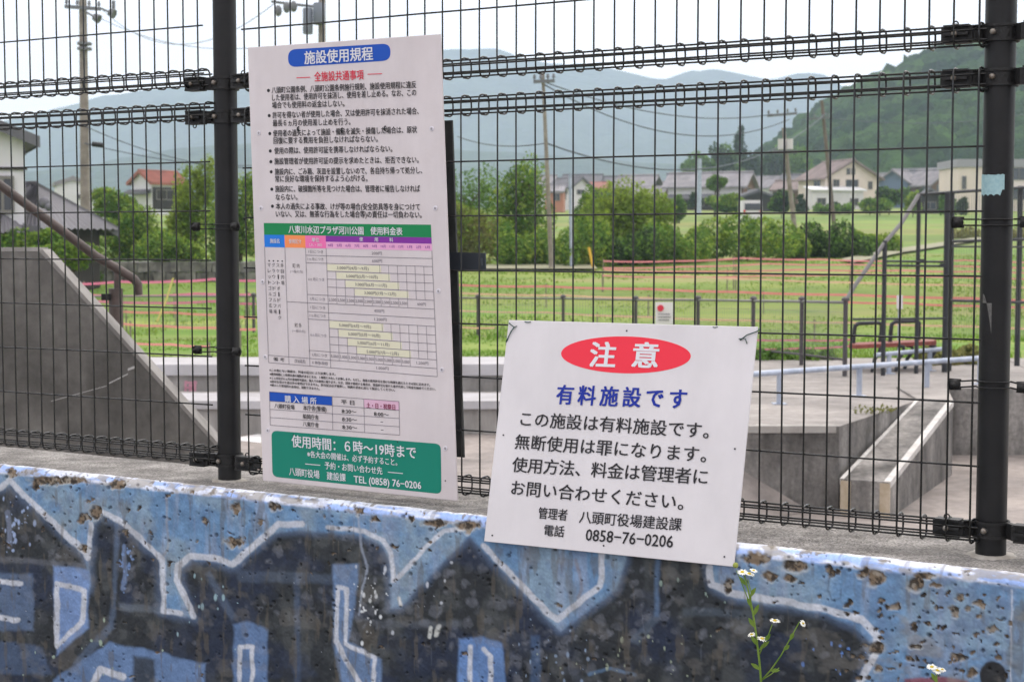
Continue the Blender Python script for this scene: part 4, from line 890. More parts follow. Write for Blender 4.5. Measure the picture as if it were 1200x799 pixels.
for x0, y0, x1, y1 in ((2.0, 16.4, 3.9, 16.6), (1.8, 18.9, 12, 19.6), (6.2, 17.7, 6.9, 22)):
    b2 = MB(); a, c = Vector((x0, y0, PLAT + .0115)), Vector((x1, y1, PLAT + .0115)); d = (c - a).normalized().cross(Vector((0, 0, 1))) * .006; b2.add([a - d, a + d, c + d, c - d], [(0, 1, 2, 3)]); b2.build('joint', M_joint, pf_)
for x0, y0, x1, y1 in ((-6, 17.2, 2.4, 16.2), (-2.0, 11, -1.0, 19.4), (3.6, 12.6, 9, 12.0), (5.6, 10, 6.6, 17.5), (-8, 14, 1.2, 13.2)):
    b2 = MB(); a, c = Vector((x0, y0, FLOOR + .004)), Vector((x1, y1, FLOOR + .004)); d = (c - a).normalized().cross(Vector((0, 0, 1))) * .006; b2.add([a - d, a + d, c + d, c - d], [(0, 1, 2, 3)]); b2.build('floor_joint', M_joint, kind='structure')
# left banks: two steps below the grass
st = thing('stepped_bank', 'pale concrete steps along the far edge of the skate floor, left of the notice', 'steps', (-2, 21, FLOOR))
b_ = MB(); b_.hexa([(-14, 21.0, FLOOR - .1), (1.19, 21.0, FLOOR - .1), (1.19, 22.4, FLOOR - .1), (-14, 22.4, FLOOR - .1)], [(-14, 21.0, PLAT - .02), (1.19, 21.0, PLAT), (1.19, 22.4, PLAT), (-14, 22.4, PLAT - .02)]); b_.build('upper_step', M_conc_l, st)
b_ = MB(); b_.hexa([(-14, 20.93, PLAT - .13), (1.19, 20.93, PLAT - .13), (1.19, 22.3, PLAT - .13), (-14, 22.3, PLAT - .13)], [(-14, 20.95, PLAT + .0), (1.19, 20.95, PLAT + .02), (1.19, 22.3, PLAT + .02), (-14, 22.3, PLAT + .0)]); b_.build('painted_rim', M_rimw, st)
b_ = MB(); b_.hexa([(-5.2, 19.5, FLOOR - .1), (1.6, 19.5, FLOOR - .1), (1.19, 20.92, FLOOR - .1), (-5.0, 20.92, FLOOR - .1)], [(-5.2, 19.5, FLOOR + .40), (1.6, 19.5, FLOOR + .40), (1.19, 20.92, FLOOR + .40), (-5.0, 20.92, FLOOR + .40)]); b_.build('lower_step', M_conc_l, st)
b_ = MB(); b_.hexa([(-5.2, 19.44, FLOOR + .32), (1.6, 19.44, FLOOR + .32), (1.6, 20.5, FLOOR + .32), (-5.2, 20.5, FLOOR + .32)], [(-5.2, 19.45, FLOOR + .42), (1.6, 19.45, FLOOR + .42), (1.6, 20.5, FLOOR + .42), (-5.2, 20.5, FLOOR + .42)]); b_.build('painted_rim', M_rimw, st)
M_pinkp = mat('pink_spray', (.62, .30, .38, 1), .8)
b_ = MB()
for (x0, y0, x1, y1) in ((216, 447, 231, 449.5), (217, 453, 230, 455.5), (216, 459, 229, 462), (216, 446, 219, 463), (227, 446, 230, 462), (221, 450, 226, 461)):
    P_ = [at(x0, y1, 20.995), at(x1, y1, 20.995), at(x1, y0, 20.995), at(x0, y0, 20.995)]; b_.add(P_, [(0, 1, 2, 3)])
b_.build('spray_mark', M_pinkp, st, label='pink spray paint mark')
M_wl = mat('floor_line', (.75, .74, .74, 1), .6)
b_ = MB(); P_ = [gx(276, 516, FLOOR), gx(306, 519, FLOOR), gx(306, 508, FLOOR), gx(276, 513, FLOOR)]; b_.add([(p.x, p.y, FLOOR + .004) for p in P_], [(0, 1, 2, 3)]); b_.build('floor_marking', M_wl, kind='structure')
# hubba ledge sloping up to the platform
lg = thing('skate_ledge', 'sloping concrete ledge with pale metal edges below the right post', 'skate ledge', at(1012, 600, 13.9))
def dn(p, z=FLOOR - .05): return Vector((p.x, p.y, z))
b_ = MB(); b_.hexa([dn(nL), dn(nR), dn(fR), dn(fL)], [nL, nR, fR, fL]); b_.build('body', M_conc, lg)
b_ = MB(); e = .05
def strip(a0, a1, inward, w_, name):
    b2 = MB(); iv = inward.normalized() * w_; o_ = inward.normalized() * -.006; up_ = Vector((0, 0, .006)); dn_ = Vector((0, 0, -.05))
    b2.hexa([a0 + o_ + dn_, a0 + iv + dn_, a1 + iv + dn_, a1 + o_ + dn_], [a0 + o_ + up_, a0 + iv + up_, a1 + iv + up_, a1 + o_ + up_]); return b2.build(name, M_trim, lg)
strip(nR, fR, nL - nR, .055, 'edge_strip'); strip(nL, fL, nR - nL, .03, 'edge_strip')
M_angle = mat('corner_angle', (.52, .44, .34, 1), .6, col2=(.4, .32, .22, 1), scale=9)
for p, q in ((nL, nR), (nR, nL)):
    b2 = MB(); d = (q - p).normalized(); c = p + d * .045 + Vector((0, -.006, 0)); b2.box((c.x, c.y, (p.z - .012 + FLOOR) / 2), (.09, .014, p.z - .012 - FLOOR), (d, Vector((0, 0, 1)).cross(d), Vector((0, 0, 1)))); b2.build('corner_angle', M_angle, lg)
b2 = MB(); tp = [fL, fR, Vector((fR.x + .35, 17.62, PLAT)), Vector((fL.x + .12, 17.62, PLAT))]
b2.hexa([dn(p) for p in tp], [Vector((p.x, p.y, fL.z + .0)) for p in tp]); b2.build('upper_block', M_conc, lg)
b2 = MB(); b2.hexa([Vector((p.x, p.y, fL.z + .0)) for p in tp], [Vector((p.x, p.y, fL.z + .012)) for p in tp]); b2.build('upper_slab', M_pave, lg)
# silver grind rails
M_rail = mat('silver_rail', lin(182, 190, 205), .4, .3, col2=lin(150, 160, 178), scale=6)
def rail(label, pts, posts, r=.03, zb=PLAT):
    a = pts[0]; t = thing('grind_rail', label, 'rail', (a.x, a.y, zb), 'silver grind rails'); b2 = MB(); b2.tube(pts, r, 12); o = b2.build('bar', M_rail, t); smooth_by_angle(o)
    for k in posts:
        p = pts[0].lerp(pts[-1], k); b2 = MB(); b2.box((p.x, p.y, (zb + p.z) / 2), (.05, .05, p.z - zb)); b2.build('leg', M_rail, t)
        b2 = MB(); b2.box((p.x, p.y, zb + .011), (.14, .14, .01)); b2.build('foot_plate', M_rail, t)
rail('longer silver grind rail crossing in front of the red bench', [at(872, 439, 15.6), at(1172, 418, 18.4)], [.12, .41, .68, .91])
rail('shorter silver grind rail just before the red bench legs', [at(1026, 416, 19.4), at(1103, 409, 20.2)], [.2, .82], .028)
# left ramp side wall
M_ramp = mat('ramp_concrete', (.13, .123, .113, 1), .85, col2=(.23, .22, .205, 1), scale=1.8, detail=8, bump=.25, bscale=20, stretch=(1, 1, .5))
grime(M_ramp, 2.2, .35, (1, 1, .4)); grime(M_ramp, 14, .3)
rw = thing('ramp_wall', 'dark grey sloping side wall of a ramp behind the fence at left', 'ramp', at(80, 500, 7.5))
P_ = [at(-330, 295, 7.2), at(46, 295, 7.5), at(257, 527, 7.75)]; fin = at(257, 527, 7.75); sl = (P_[2] - P_[1]); k_ = (FLOOR - .05 - P_[1].z) / sl.z
P_[2] = P_[1] + sl * k_; poly = [P_[0], P_[1], P_[2], Vector((P_[0].x, P_[0].y, FLOOR - .05))]
b_ = MB(); b_.prism(poly, (.015, .09, 0)); b_.build('wall', M_ramp, rw)
b_ = MB(); up_ = Vector((0, 0, .002))
for a, c in ((P_[0], P_[1]), (P_[1], P_[2])):
    d = Vector((.015, .09, 0)); nrm = (c - a).cross(d).normalized(); nrm = nrm if nrm.z > 0 else -nrm
    b_.hexa([a + nrm * .001 - d * .02, c + nrm * .001 - d * .02, c + nrm * .001 + d * 1.02, a + nrm * .001 + d * 1.02], [a + nrm * .02 - d * .02, c + nrm * .02 - d * .02, c + nrm * .02 + d * 1.02, a + nrm * .02 + d * 1.02])
b_.build('lit_top_strip', M_conc_l, rw)  # paler concrete stands in for light falling on the wall's top surface
b_ = MB(); 
for (x0, y0, x1, y1, w_) in ((150, 433, 158, 430, .006), (128, 449, 150, 438, .003), (60, 470, 125, 452, .0015)):
    def rp(x, y): r = ray(x, y); n_ = (P_[1] - P_[0]).cross(Vector((0, 0, 1))).normalized(); return hit(x, y, P_[0], n_) + Vector((0, -.003, 0))
    a, c = rp(x0, y0), rp(x1, y1); b_.add([a + Vector((0, 0, -w_)), c + Vector((0, 0, -w_)), c + Vector((0, 0, w_)), a + Vector((0, 0, w_))], [(0, 1, 2, 3)])
b_.build('scratch', mat('scratch_paint', (.42, .41, .40, 1), .8), rw)
# brown handrail
M_brown = mat('handrail_paint', lin(92, 80, 76), .5, col2=lin(70, 62, 58), scale=12)
hr = thing('handrail', 'brown pipe handrail sloping down behind the ramp wall with a bent end', 'handrail', at(135, 400, 8.4))
b_ = MB(); b_.tube([at(-60, 172, 8.1), at(0, 217, 8.2), at(60, 261, 8.3), at(112, 300, 8.4), at(146, 320, 8.46), at(157, 327, 8.48), at(161.5, 333, 8.49), at(162, 345, 8.5)], .024, 14); smooth_by_angle(b_.build('pipe', M_brown, hr), 60)
b_ = MB(); b_.tube([at(137, 318, 8.45), at(137, 339, 8.45)], .016, 10); b_.build('bracket', M_brown, hr)
b_ = MB(); p = at(135.5, 338, 8.45); b_.tube([(p.x, p.y, p.z), (p.x, p.y, FLOOR)], .038, 16); smooth_by_angle(b_.build('post', M_brown, hr))
b_ = MB(); p = at(125, 348, 8.42); b_.box(p, (.05, .03, .035)); b_.build('clip', M_clamp, hr)
# low mesh fence at the field edge
M_lf = mat('low_fence_paint', lin(76, 72, 74), .6)
lf = thing('low_fence', 'low dark mesh fence with capped posts along the near edge of the grass', 'fence', at(745, 420, 25))
LP_ = [(-170, 345, 27), (-60, 345, 28), (50, 346, 29.5), (160, 346, 30), (228, 346, 30), (297, 346, 30), (372, 346, 30), (462, 347, 29.6), (560, 348, 29), (660, 348.5, 27.5), (745, 350, 26), (818, 350, 24.3), (883, 351, 22.6), (940, 351.5, 20.9), (991, 352.5, 19.2)]
tops = [at(*q) for q in LP_]
for p in tops[5:]:
    zb = float(terr(p.x, p.y)) - .1 if p.y > 22 else PLAT
    b_ = MB(); b_.tube([(p.x, p.y, zb), (p.x, p.y, p.z)], .029, 10); b_.tube([(p.x, p.y, p.z), (p.x, p.y, p.z + .03), (p.x, p.y, p.z + .05)], [.054, .048, .02], 10); smooth_by_angle(b_.build('post', M_lf, lf))
b_ = MB(); b_.tube([p - Vector((0, 0, .02)) for p in tops], .018, 8); b_.build('top_rail', mat('rail_grey', lin(120, 118, 116), .5), lf, True)
b_ = MB(); b_.tube([Vector((p.x, p.y, p.z - .72)) for p in tops], .015, 6); b_.build('bottom_rail', M_lf, lf, True)
b_ = MB()
for a, c in zip(tops[:-1], tops[1:]):
    L_ = (c - a).length; n = int(L_ / .075)
    for k in range(1, n):
        p = a.lerp(c, k / n); b_.tube([p - Vector((0, 0, .03)), p - Vector((0, 0, .72))], .0028, 3, False)
    for z in (.14, .28, .42, .56): b_.tube([a - Vector((0, 0, z)), c - Vector((0, 0, z))], .0028, 3, False)
b_.build('wire_mesh', mat('thin_mesh', lin(120, 122, 116), .5), lf, kind='stuff')
# small notice on the low fence
sn = thing('small_notice', 'small white notice with a red circle on the low fence above the crooked notice', 'sign', at(779, 380, 24.9))
b_ = MB(); Pn = [at(768, 380, 24.95), at(789, 380, 24.9), at(789, 354, 24.9), at(768, 354, 24.95)]; b_.prism(Pn, (0, .01, 0)); b_.build('board', mat('small_board', lin(232, 226, 230), .5), sn)
b_ = MB(); c = at(774, 361, 24.92); b_.tube([c + Vector((0, -.006, 0)), c + Vector((0, -.012, 0))], .052, 16); b_.build('red_disc', I_red, sn)
b_ = MB()
for y, x1 in ((368, 785), (371.5, 786), (375, 784)): b_.prism([at(771, y + .5, 24.9) + Vector((0, -.008, 0)), at(x1, y + .5, 24.9) + Vector((0, -.008, 0)), at(x1, y - .5, 24.9) + Vector((0, -.008, 0)), at(771, y - .5, 24.9) + Vector((0, -.008, 0))], (0, .002, 0))
b_.build('text_line', I_grey, sn)
# high backstop fence stepping up at right
M_bf = mat('backstop_paint', lin(44, 46, 50), .5)
bf = thing('backstop_fence', 'tall dark pipe fence with a sloping stay rising beside the red bench', 'fence', at(1076, 400, 19))
def gpost(x, ytop, Y, r, parent, name='post', ybot=None):
    p = at(x, ytop, Y); zb = PLAT - .05 if ybot is None else at(x, ybot, Y).z
    b2 = MB(); b2.tube([(p.x, p.y, zb), (p.x, p.y, p.z)], r, 10); smooth_by_angle(b2.build(name, M_bf, parent)); return p
pa = gpost(1037, 282, 19.3, .028, bf); pb_ = gpost(1077, 227, 19.6, .026, bf); pc = gpost(1110.5, 226, 19.8, .036, bf); pc2 = gpost(1116, 226, 20.0, .03, bf); pd = gpost(1196, 218, 20.8, .036, bf); pe = gpost(1290, 212, 21.6, .036, bf)
b_ = MB()
for (x0, y0, Y0, x1, y1, Y1, r_) in ((1077, 228, 19.6, 1290, 214, 21.6, .02), (1037, 306, 19.3, 1112, 307, 19.8, .014), (1037, 311, 19.3, 1112, 312, 19.8, .014), (1112, 283, 19.8, 1290, 278, 21.6, .018), (1112, 289, 19.8, 1290, 290, 21.6, .012), (1112, 352, 19.8, 1290, 357, 21.6, .018), (1000, 374, 19.2, 1112, 373, 19.8, .014)):
    b2 = MB(); b2.tube([at(x0, y0, Y0), at(x1, y1, Y1)], r_, 8); smooth_by_angle(b2.build('rail', M_bf, bf))
b2 = MB(); b2.tube([tops[-1], at(1001, 336, 19.25), at(1037, 284, 19.3), at(1056, 262, 19.45), at(1077, 228, 19.6)], .026, 8); smooth_by_angle(b2.build('sloping_stay', mat('stay_grey', lin(128, 126, 126), .6), bf))
for (x, y, Y) in ((1080, 306, 19.6), (1105, 311, 19.7)):
    b2 = MB(); c = at(x, y, Y); b2.box(c, (.07, .05, .05)); b2.build('latch', M_bf, bf)
b2 = MB()
for k in range(1, 60):
    x0 = 1112 + (1290 - 1112) * k / 60; Y_ = 19.8 + 1.8 * k / 60; b2.tube([at(x0, 228, Y_), at(x0, 392, Y_)], .0022, 3, False)
b2.build('wire_mesh', mat('backstop_mesh', lin(110, 112, 108), .5), bf, kind='stuff')
# bench
M_redb = mat('bench_slat', lin(150, 78, 66), .6, col2=lin(120, 60, 52), scale=14, bump=.1)
bn = thing('park_bench', 'reddish slatted bench with black looped armrests beside the silver rails', 'bench', at(1046, 430, 19))
def bp(x, y, Y): return at(x, y, Y)
for k, (Y, dy) in enumerate(((19.7, 0), (19.87, -.9), (20.04, -1.8), (20.21, -2.7))):
    b2 = MB(); A_1, B_1 = bp(999, 406 + dy, Y), bp(1093, 401.5 + dy, Y + .5)
    d = (B_1 - A_1).normalized(); sd_ = Vector((0, 0, 1)).cross(d); b2.box((A_1 + B_1) / 2, ((B_1 - A_1).length, .15, .05 if k == 0 else .03), (d, sd_, Vector((0, 0, 1)))); b2.build('seat_slat', M_redb, bn)
for x0, x1, Y, yt in ((1000, 1033, 20.1, 379), (1043, 1077, 20.3, 377)):
    b2 = MB(); b2.tube([bp(x0, 402, Y), bp(x0 + 1, 388, Y), bp(x0 + 2, yt + 3, Y), bp(x0 + 6, yt, Y), bp(x1 - 4, yt - 1, Y + .3), bp(x1, yt + 1, Y + .3), bp(x1, 388, Y + .3), bp(x1 - 2, 404, Y + .3)], .027, 10); smooth_by_angle(b2.build('armrest', M_bf, bn), 60)
for x0, Y in ((1030, 19.8), (1058, 19.9), (1068, 20.3), (1095, 20.4)):
    b2 = MB(); b2.tube([bp(x0 - 6, 405, Y), bp(x0 + 1, 406, Y), bp(x0 + 1, 412, Y), bp(x0 - 5, 421, Y), Vector((bp(x0 - 8, 420, Y).x, Y, PLAT))], .024, 8); smooth_by_angle(b2.build('leg', M_bf, bn), 60)
# small stake sign
ss = thing('stake_sign', 'narrow white card on a thin stake beside the bench armrests', 'sign', at(1053, 400, 21))
b2 = MB(); b2.prism([at(1051, 362, 21), at(1058, 362, 21), at(1058, 346, 21), at(1051, 346, 21)], (0, .012, 0)); b2.build('card', mat('card_white', lin(226, 224, 226), .6), ss)
b2 = MB(); p = at(1053.5, 362, 21.03); b2.tube([(p.x, p.y, float(terr(p.x, p.y)) - .1), (p.x, p.y, p.z + .1)], .014, 6); b2.build('stake', M_rail, ss)

# ------------------------------------------------------------------ field: barrier tapes, stone kerb wall, path
def ground_Y(y, x=600, h=0.0):       # distance at which the pixel row lies h above the field
    lo, hi = 22.5, 200.0
    r = ray(x, y)
    for Y in np.linspace(lo, hi, 1200):
        z = EYE + r.z * Y / r.y
        if z <= terr(0, Y) + h: return float(Y)
    return hi
def tape_set(label, specs, col_rgb, stakes, thin=.015):
    m = mat('tape_%d_%d_%d' % col_rgb, lin(*col_rgb, .9), .5, col2=lin(*[min(255, c + 14) for c in col_rgb], .9), scale=1)
    first = specs[0][0]; Y0 = ground_Y(first[0][1], first[0][0], .35); t = thing('barrier_tape', label, 'barrier tape', at(first[0][0], first[0][1], Y0), 'tape barriers on the field')
    for pts, h in specs:
        P_ = []
        for (x0, y0), (x1, y1) in zip(pts[:-1], pts[1:]):
            for k in range(8):
                f_ = k / 8; P_.append((x0 + (x1 - x0) * f_, y0 + (y1 - y0) * f_ + math.sin(f_ * math.pi) * .9))
        P_.append(pts[-1]); Ys = ground_Y(P_[0][1], P_[0][0], h); Ye = ground_Y(P_[-1][1], P_[-1][0], h)
        W_ = [at(x, y, Ys + (Ye - Ys) * i / (len(P_) - 1)) for i, (x, y) in enumerate(P_)]
        b2 = MB(); n = len(W_); wd_ = thin * Ys / 30
        vs = []
        for p in W_: vs += [p + Vector((0, -.004, -wd_)), p + Vector((0, -.004, wd_)), p + Vector((0, .004, wd_)), p + Vector((0, .004, -wd_))]
        fs = []
        for i in range(n - 1):
            for k in range(4): fs.append((i * 4 + k, i * 4 + (k + 1) % 4, i * 4 + 4 + (k + 1) % 4, i * 4 + 4 + k))
        b2.add(vs, fs); b2.build('tape', m, t)
        for x in stakes:
            i = min(range(n), key=lambda j: abs(P_[j][0] - x)); p = W_[i]; zb = float(terr(p.x, p.y))
            if abs(P_[i][0] - x) < 40: b2 = MB(); b2.tube([(p.x, p.y + .02, zb - .1), (p.x, p.y + .02, max(p.z + .06, zb + .2))], .016, 6); b2.build('stake', mat('stake_wood', (.22, .2, .15, 1), .8), t)
SAL = (238, 164, 150); PNK = (236, 124, 160); ORG_ = (240, 190, 166)
tape_set('farthest bundle of pink tapes strung before the hedge right of centre', [([(707, 306), (790, 306), (870, 302.5), (960, 304), (1060, 306), (1130, 305), (1260, 308)], .7), ([(707, 314), (800, 312.5), (900, 309), (1000, 310), (1130, 312), (1260, 314)], .6), ([(707, 316), (800, 318), (940, 316), (1060, 317), (1150, 318), (1260, 320)], .5), ([(706, 323), (800, 324.5), (900, 323), (1010, 321), (1130, 325), (1260, 327)], .4)], (240, 150, 156), (707, 860, 1000, 1240), .014)
tape_set('pale orange tape line crossing the bright grass just below the far bundle', [([(540, 343.5), (660, 346), (760, 349), (800, 350.5), (860, 352)], .45), ([(800, 323), (900, 327.5), (1000, 331), (1130, 334), (1260, 338)], .45)], ORG_, (545, 760))
tape_set('salmon tape line crossing the whole field in the middle of the grass', [([(536, 334), (640, 335.5), (760, 338.5), (860, 342), (1000, 345.5), (1140, 349.5), (1260, 353)], .45), ([(990, 354), (1060, 355), (1140, 358.5), (1260, 360)], .4)], (238, 140, 142), (640, 900, 1150), .019)
tape_set('nearest salmon tape line running low behind the small notice', [([(536, 364), (640, 366), (760, 371.5), (880, 375.5), (1000, 378), (1140, 382.5), (1260, 386)], .35), ([(536, 383), (580, 384)], .3)], ORG_, (700, 960))
tape_set('bright pink tape seen low at right of the crooked notice', [([(860, 409), (940, 408), (995, 405.5), (1040, 404)], .2), ([(860, 397.5), (940, 398.5), (1000, 398)], .25)], PNK, (870,))
tape_set('pink tapes along the stone kerb on the left of the field', [([(84, 333), (140, 330), (200, 330), (250, 327), (300, 329)], .7), ([(96, 345), (160, 347), (230, 344), (300, 345)], .5), ([(96, 352), (180, 355), (250, 353), (300, 356)], .5)], (236, 130, 166), (100, 205, 290), .022)
tape_set('salmon tapes low on the left field in front of the pale wall', [([(140, 365), (200, 366), (260, 369), (300, 372)], .4), ([(140, 379), (190, 382), (250, 384), (300, 386)], .4), ([(145, 401.5), (200, 403.5), (245, 406)], .25)], (240, 150, 144), (150, 280), .020)
M_stone = mat('kerb_stone', (.10, .095, .09, 1), .9, col2=(.26, .25, .23, 1), scale=3.5, bump=.6, bscale=8)
kw = thing('stone_kerb_wall', 'low dark stone wall behind the pink tapes at left', 'wall', at(170, 343, 41))
x = 40.0; k = 0
while x < 300:
    w_ = random.uniform(9, 15)
    for r_ in range(2):
        b2 = MB(); xo = x + (r_ * 5); Yk = 41 + random.uniform(-.06, .06); p0_ = at(xo, 340 - r_ * 6, Yk); ww = w_ / F * 41 * .94
        c = Vector((p0_.x + ww / 2, Yk, terr(0, 41) + .10 + .27 * r_)); b2.box(c, (ww, .5, .255)); v = b2.v
        b2.v = [(a[0] + random.uniform(-.02, .02), a[1] + random.uniform(-.03, .03), a[2] + random.uniform(-.015, .015)) for a in v]; b2.build('stone', M_stone, kw)
    x += w_
# pale footpath climbing to the right
M_path = mat('path_gravel', (.30, .28, .20, 1), .9, col2=(.24, .25, .15, 1), scale=2)
pts = [(1000, 311, 0), (1060, 298, 0), (1110, 290, 0), (1140, 285, 0), (1190, 278, 0), (1260, 270, 0)]
b2 = MB(); vs = []; fs = []
PP = []
for x, y, _ in pts:
    Y = ground_Y(y, x, 0); PP.append(at(x, y, Y))
for i in range(len(PP) - 1):
    for k in range(5):
        p = PP[i].lerp(PP[i + 1], k / 5); vs += [(p.x, p.y, float(terr(0, p.y)) + .09), (p.x + .3, p.y + 3.2, float(terr(0, p.y + 3.2)) + .09)]
for i in range(len(vs) // 2 - 1): fs.append((2 * i, 2 * i + 2, 2 * i + 3, 2 * i + 1))
b2.add(vs, fs); b2.build('footpath', M_path, kind='structure')
b2 = MB(); 
for i, (x0, x1) in enumerate(((-60, 720),)):
    yA = 331; Y = 44.5; a, c = at(-200, 320, Y), at(700, 320, Y); b2.add([(a.x, Y, float(terr(0, Y)) + .09), (c.x, Y, float(terr(0, Y)) + .09), (c.x, Y + 2.0, float(terr(0, Y + 2)) + .09), (a.x, Y + 2.0, float(terr(0, Y + 2)) + .09)], [(0, 1, 2, 3)])
b2.build('farm_track', M_path, kind='structure')

# ------------------------------------------------------------------ utility poles and wires
M_pole = mat('pole_concrete', lin(150, 142, 132), .8, col2=lin(124, 116, 108), scale=4)
M_ins = mat('insulator', lin(110, 112, 116), .4); M_xf = mat('transformer_paint', lin(118, 124, 136), .5)
def upole(label, xb, yb, xt, yt, Y, r0, r1, m=M_pole, arms=(), group='utility poles'):
    a, c = at(xb, yb, Y), at(xt, yt, Y); a.z -= .3
    t = thing('utility_pole', label, 'utility pole', a, group); b2 = MB(); b2.tube([a, a.lerp(c, .5), c], [r0, (r0 + r1) / 2, r1], 12); smooth_by_angle(b2.build('pole', m, t))
    for (x0, y0, x1, y1) in arms:
        A_, B_ = at(x0, y0, Y - .1), at(x1, y1, Y - .2); b2 = MB(); d = (B_ - A_).normalized(); b2.box((A_ + B_) / 2, ((B_ - A_).length, .09, .09), (d, Vector((0, 1, 0)), d.cross(Vector((0, 1, 0))))); b2.build('crossarm', M_ins, t)
        for k in (.05, .35, .68, .95):
            p = A_.lerp(B_, k); b2 = MB(); b2.tube([p, p + Vector((0, 0, .08)), p + Vector((0, 0, .1)), p + Vector((0, 0, .2))], [.02, .02, .05, .03], 8); b2.build('insulator', M_ins, t)
    return t, a, c
t, a, c = upole('tall concrete pole with angled insulators at far left', 101.5, 348, 96.5, -40, 44, .155, .10, arms=((76, 8, 118, 11),))
for (x0, y0, x1, y1) in ((100, 14, 116, 23), (118, 10, 134, 17)):
    b2 = MB(); A_, B_ = at(x0, y0, 43.8), at(x1, y1, 43.7); b2.tube([A_, B_], .03, 6); b2.tube([B_ - (B_ - A_) * .35, B_], [.10, .13], 8); b2.build('strain_insulator', M_ins, t)
b2 = MB(); p = at(133, 6, 43.7); b2.box(p, (.08, .08, .22)); b2.build('fuse', M_ins, t)
for y0, y1 in ((50, 53), (56, 59)):
    b2 = MB(); b2.tube([at(99, y1, 43.8), at(99, y0, 43.8)], .2, 10); b2.build('clamp_ring', M_ins, t)
b2 = MB(); b2.tube([at(108, 169, 43.5), at(121, 170.5, 43.5)], .07, 8); b2.build('cable_closure', M_clamp, t)
b2 = MB(); b2.box(at(107, 320.5, 43.7), (.11, .05, .27)); b2.build('marker_plate', mat('marker_yellow', lin(230, 170, 50), .5), t)
b2 = MB(); b2.box(at(105.8, 262, 43.7), (.07, .05, .22)); b2.build('paper_plate', mat('card_white', lin(226, 224, 226), .6), t)
t, a, c = upole('pole with grey transformers just above the rules board', 377, 330, 377.5, -60, 34, .085, .075)
for (x0, x1, y0, y1) in ((355, 366.5, 10, 40), (367, 381, 4, 29)):
    b2 = MB(); p, q = at((x0 + x1) / 2, y1, 33.8), at((x0 + x1) / 2, y0, 33.8); rr_ = (x1 - x0) / 2 / F * 34
    b2.tube([p, p + Vector((0, 0, .02)), q - Vector((0, 0, .02)), q], [rr_ * .9, rr_, rr_, rr_ * .9], 14); smooth_by_angle(b2.build('transformer', M_xf, t))
b2 = MB(); b2.tube([at(318, 2, 33.8), at(340, 5, 33.8), at(368, 8, 33.8)], .03, 6); b2.build('crossarm', M_ins, t)
for x, y in ((326, 13), (336, 9), (344, 8)): b2 = MB(); b2.ball(at(x, y, 33.7), .08, 8, 6, (1, 1, 1.5)); b2.build('insulator', M_ins, t)
upole('slim weathered pole rising in front of the bushy tree at centre', 647, 316, 636, 84, 45, .075, .045, arms=((625, 96, 650, 95),))
upole('thin silver post standing beside the weathered centre pole', 670, 316, 668, 203, 45.5, .05, .045, m=M_rail)
t, a, c = upole('leaning pole with transformers and crossarms in front of the cream house', 936, 303, 918, 150, 60, .11, .07, arms=((899, 136, 934, 133),))
for x in (916, 925): b2 = MB(); b2.tube([at(x, 175, 59.8), at(x, 163, 59.8)], .14, 10); b2.build('transformer', mat('transformer_pale', lin(205, 200, 200), .5), t)
b2 = MB(); b2.box(at(920, 178, 59.6), (.9, .12, .12)); b2.build('platform_arm', M_ins, t)
upole('brown leaning pole against the wooded hill right of the leaning transformer pole', 978, 262, 963, 118, 78, .115, .08, arms=((945, 140, 972, 138),), m=mat('pole_brown', lin(120, 108, 100), .8, col2=lin(100, 90, 82), scale=3))
upole('pale thin pole in front of the large brown house', 819, 247, 820, 186, 110, .18, .14, m=M_rail)
M_cable = mat('cable', lin(84, 92, 104), .6)
def cable(label, p, q, sag, r=.02):
    P_ = [p.lerp(q, k / 24) + Vector((0, 0, -sag * 4 * (k / 24) * (1 - k / 24))) for k in range(25)]
    b2 = MB(); b2.tube(P_, r, 5); b2.build('power_line', M_cable, None, True, label, 'power line', 'overhead lines')
cable('faint overhead line from the centre pole to the leaning pole, upper one', at(637, 96, 45), at(905, 134, 60), .5); cable('faint overhead line from the centre pole to the leaning pole, lower one', at(637, 99, 45), at(925, 140, 60), 1.0)
cable('thin line across the far mountain running left from the centre pole', at(536, 160, 60), at(640, 168, 45), .2); cable('thin line sagging from the centre pole to the brown leaning pole', at(640, 168, 45), at(968, 133, 78), 1.6, .025)
cable('line from the far left pole descending right above the rules board', at(118, 22, 43.7), at(300, 56, 40), .3, .008); cable('line from the far left pole to the transformer pole', at(120, 12, 43.7), at(322, 4, 33.8), .9, .008)
cable('line from the far left pole across the far mountain to the right', at(99, 148, 43.7), at(420, 170, 60), 1.0, .015); cable('second line from the far left pole across the mountain', at(99, 168, 43.7), at(420, 176, 60), .6, .015)
cable('long line running off to the right from the brown leaning pole', at(968, 138, 78), at(1290, 112, 90), .8, .02)
# yellow guard pipe and bamboo cane
yg = thing('guard_stake', 'short yellow guard stake leaning by the thin silver post', 'stake', at(696, 316, 45)); b2 = MB(); b2.tube([at(696, 318, 45), at(690, 290, 45.1)], .04, 8); b2.build('stake', mat('guard_yellow', lin(214, 170, 60), .6), yg)
yc = thing('bamboo_cane', 'dry yellow bamboo cane leaning on the pink tapes at left', 'cane', at(186, 376, 29)); b2 = MB(); b2.tube([at(184, 377, 29), at(194, 354, 29.2), at(203, 326, 29.4)], .018, 6); b2.build('cane', mat('cane_yellow', lin(190, 176, 104), .7), yc)

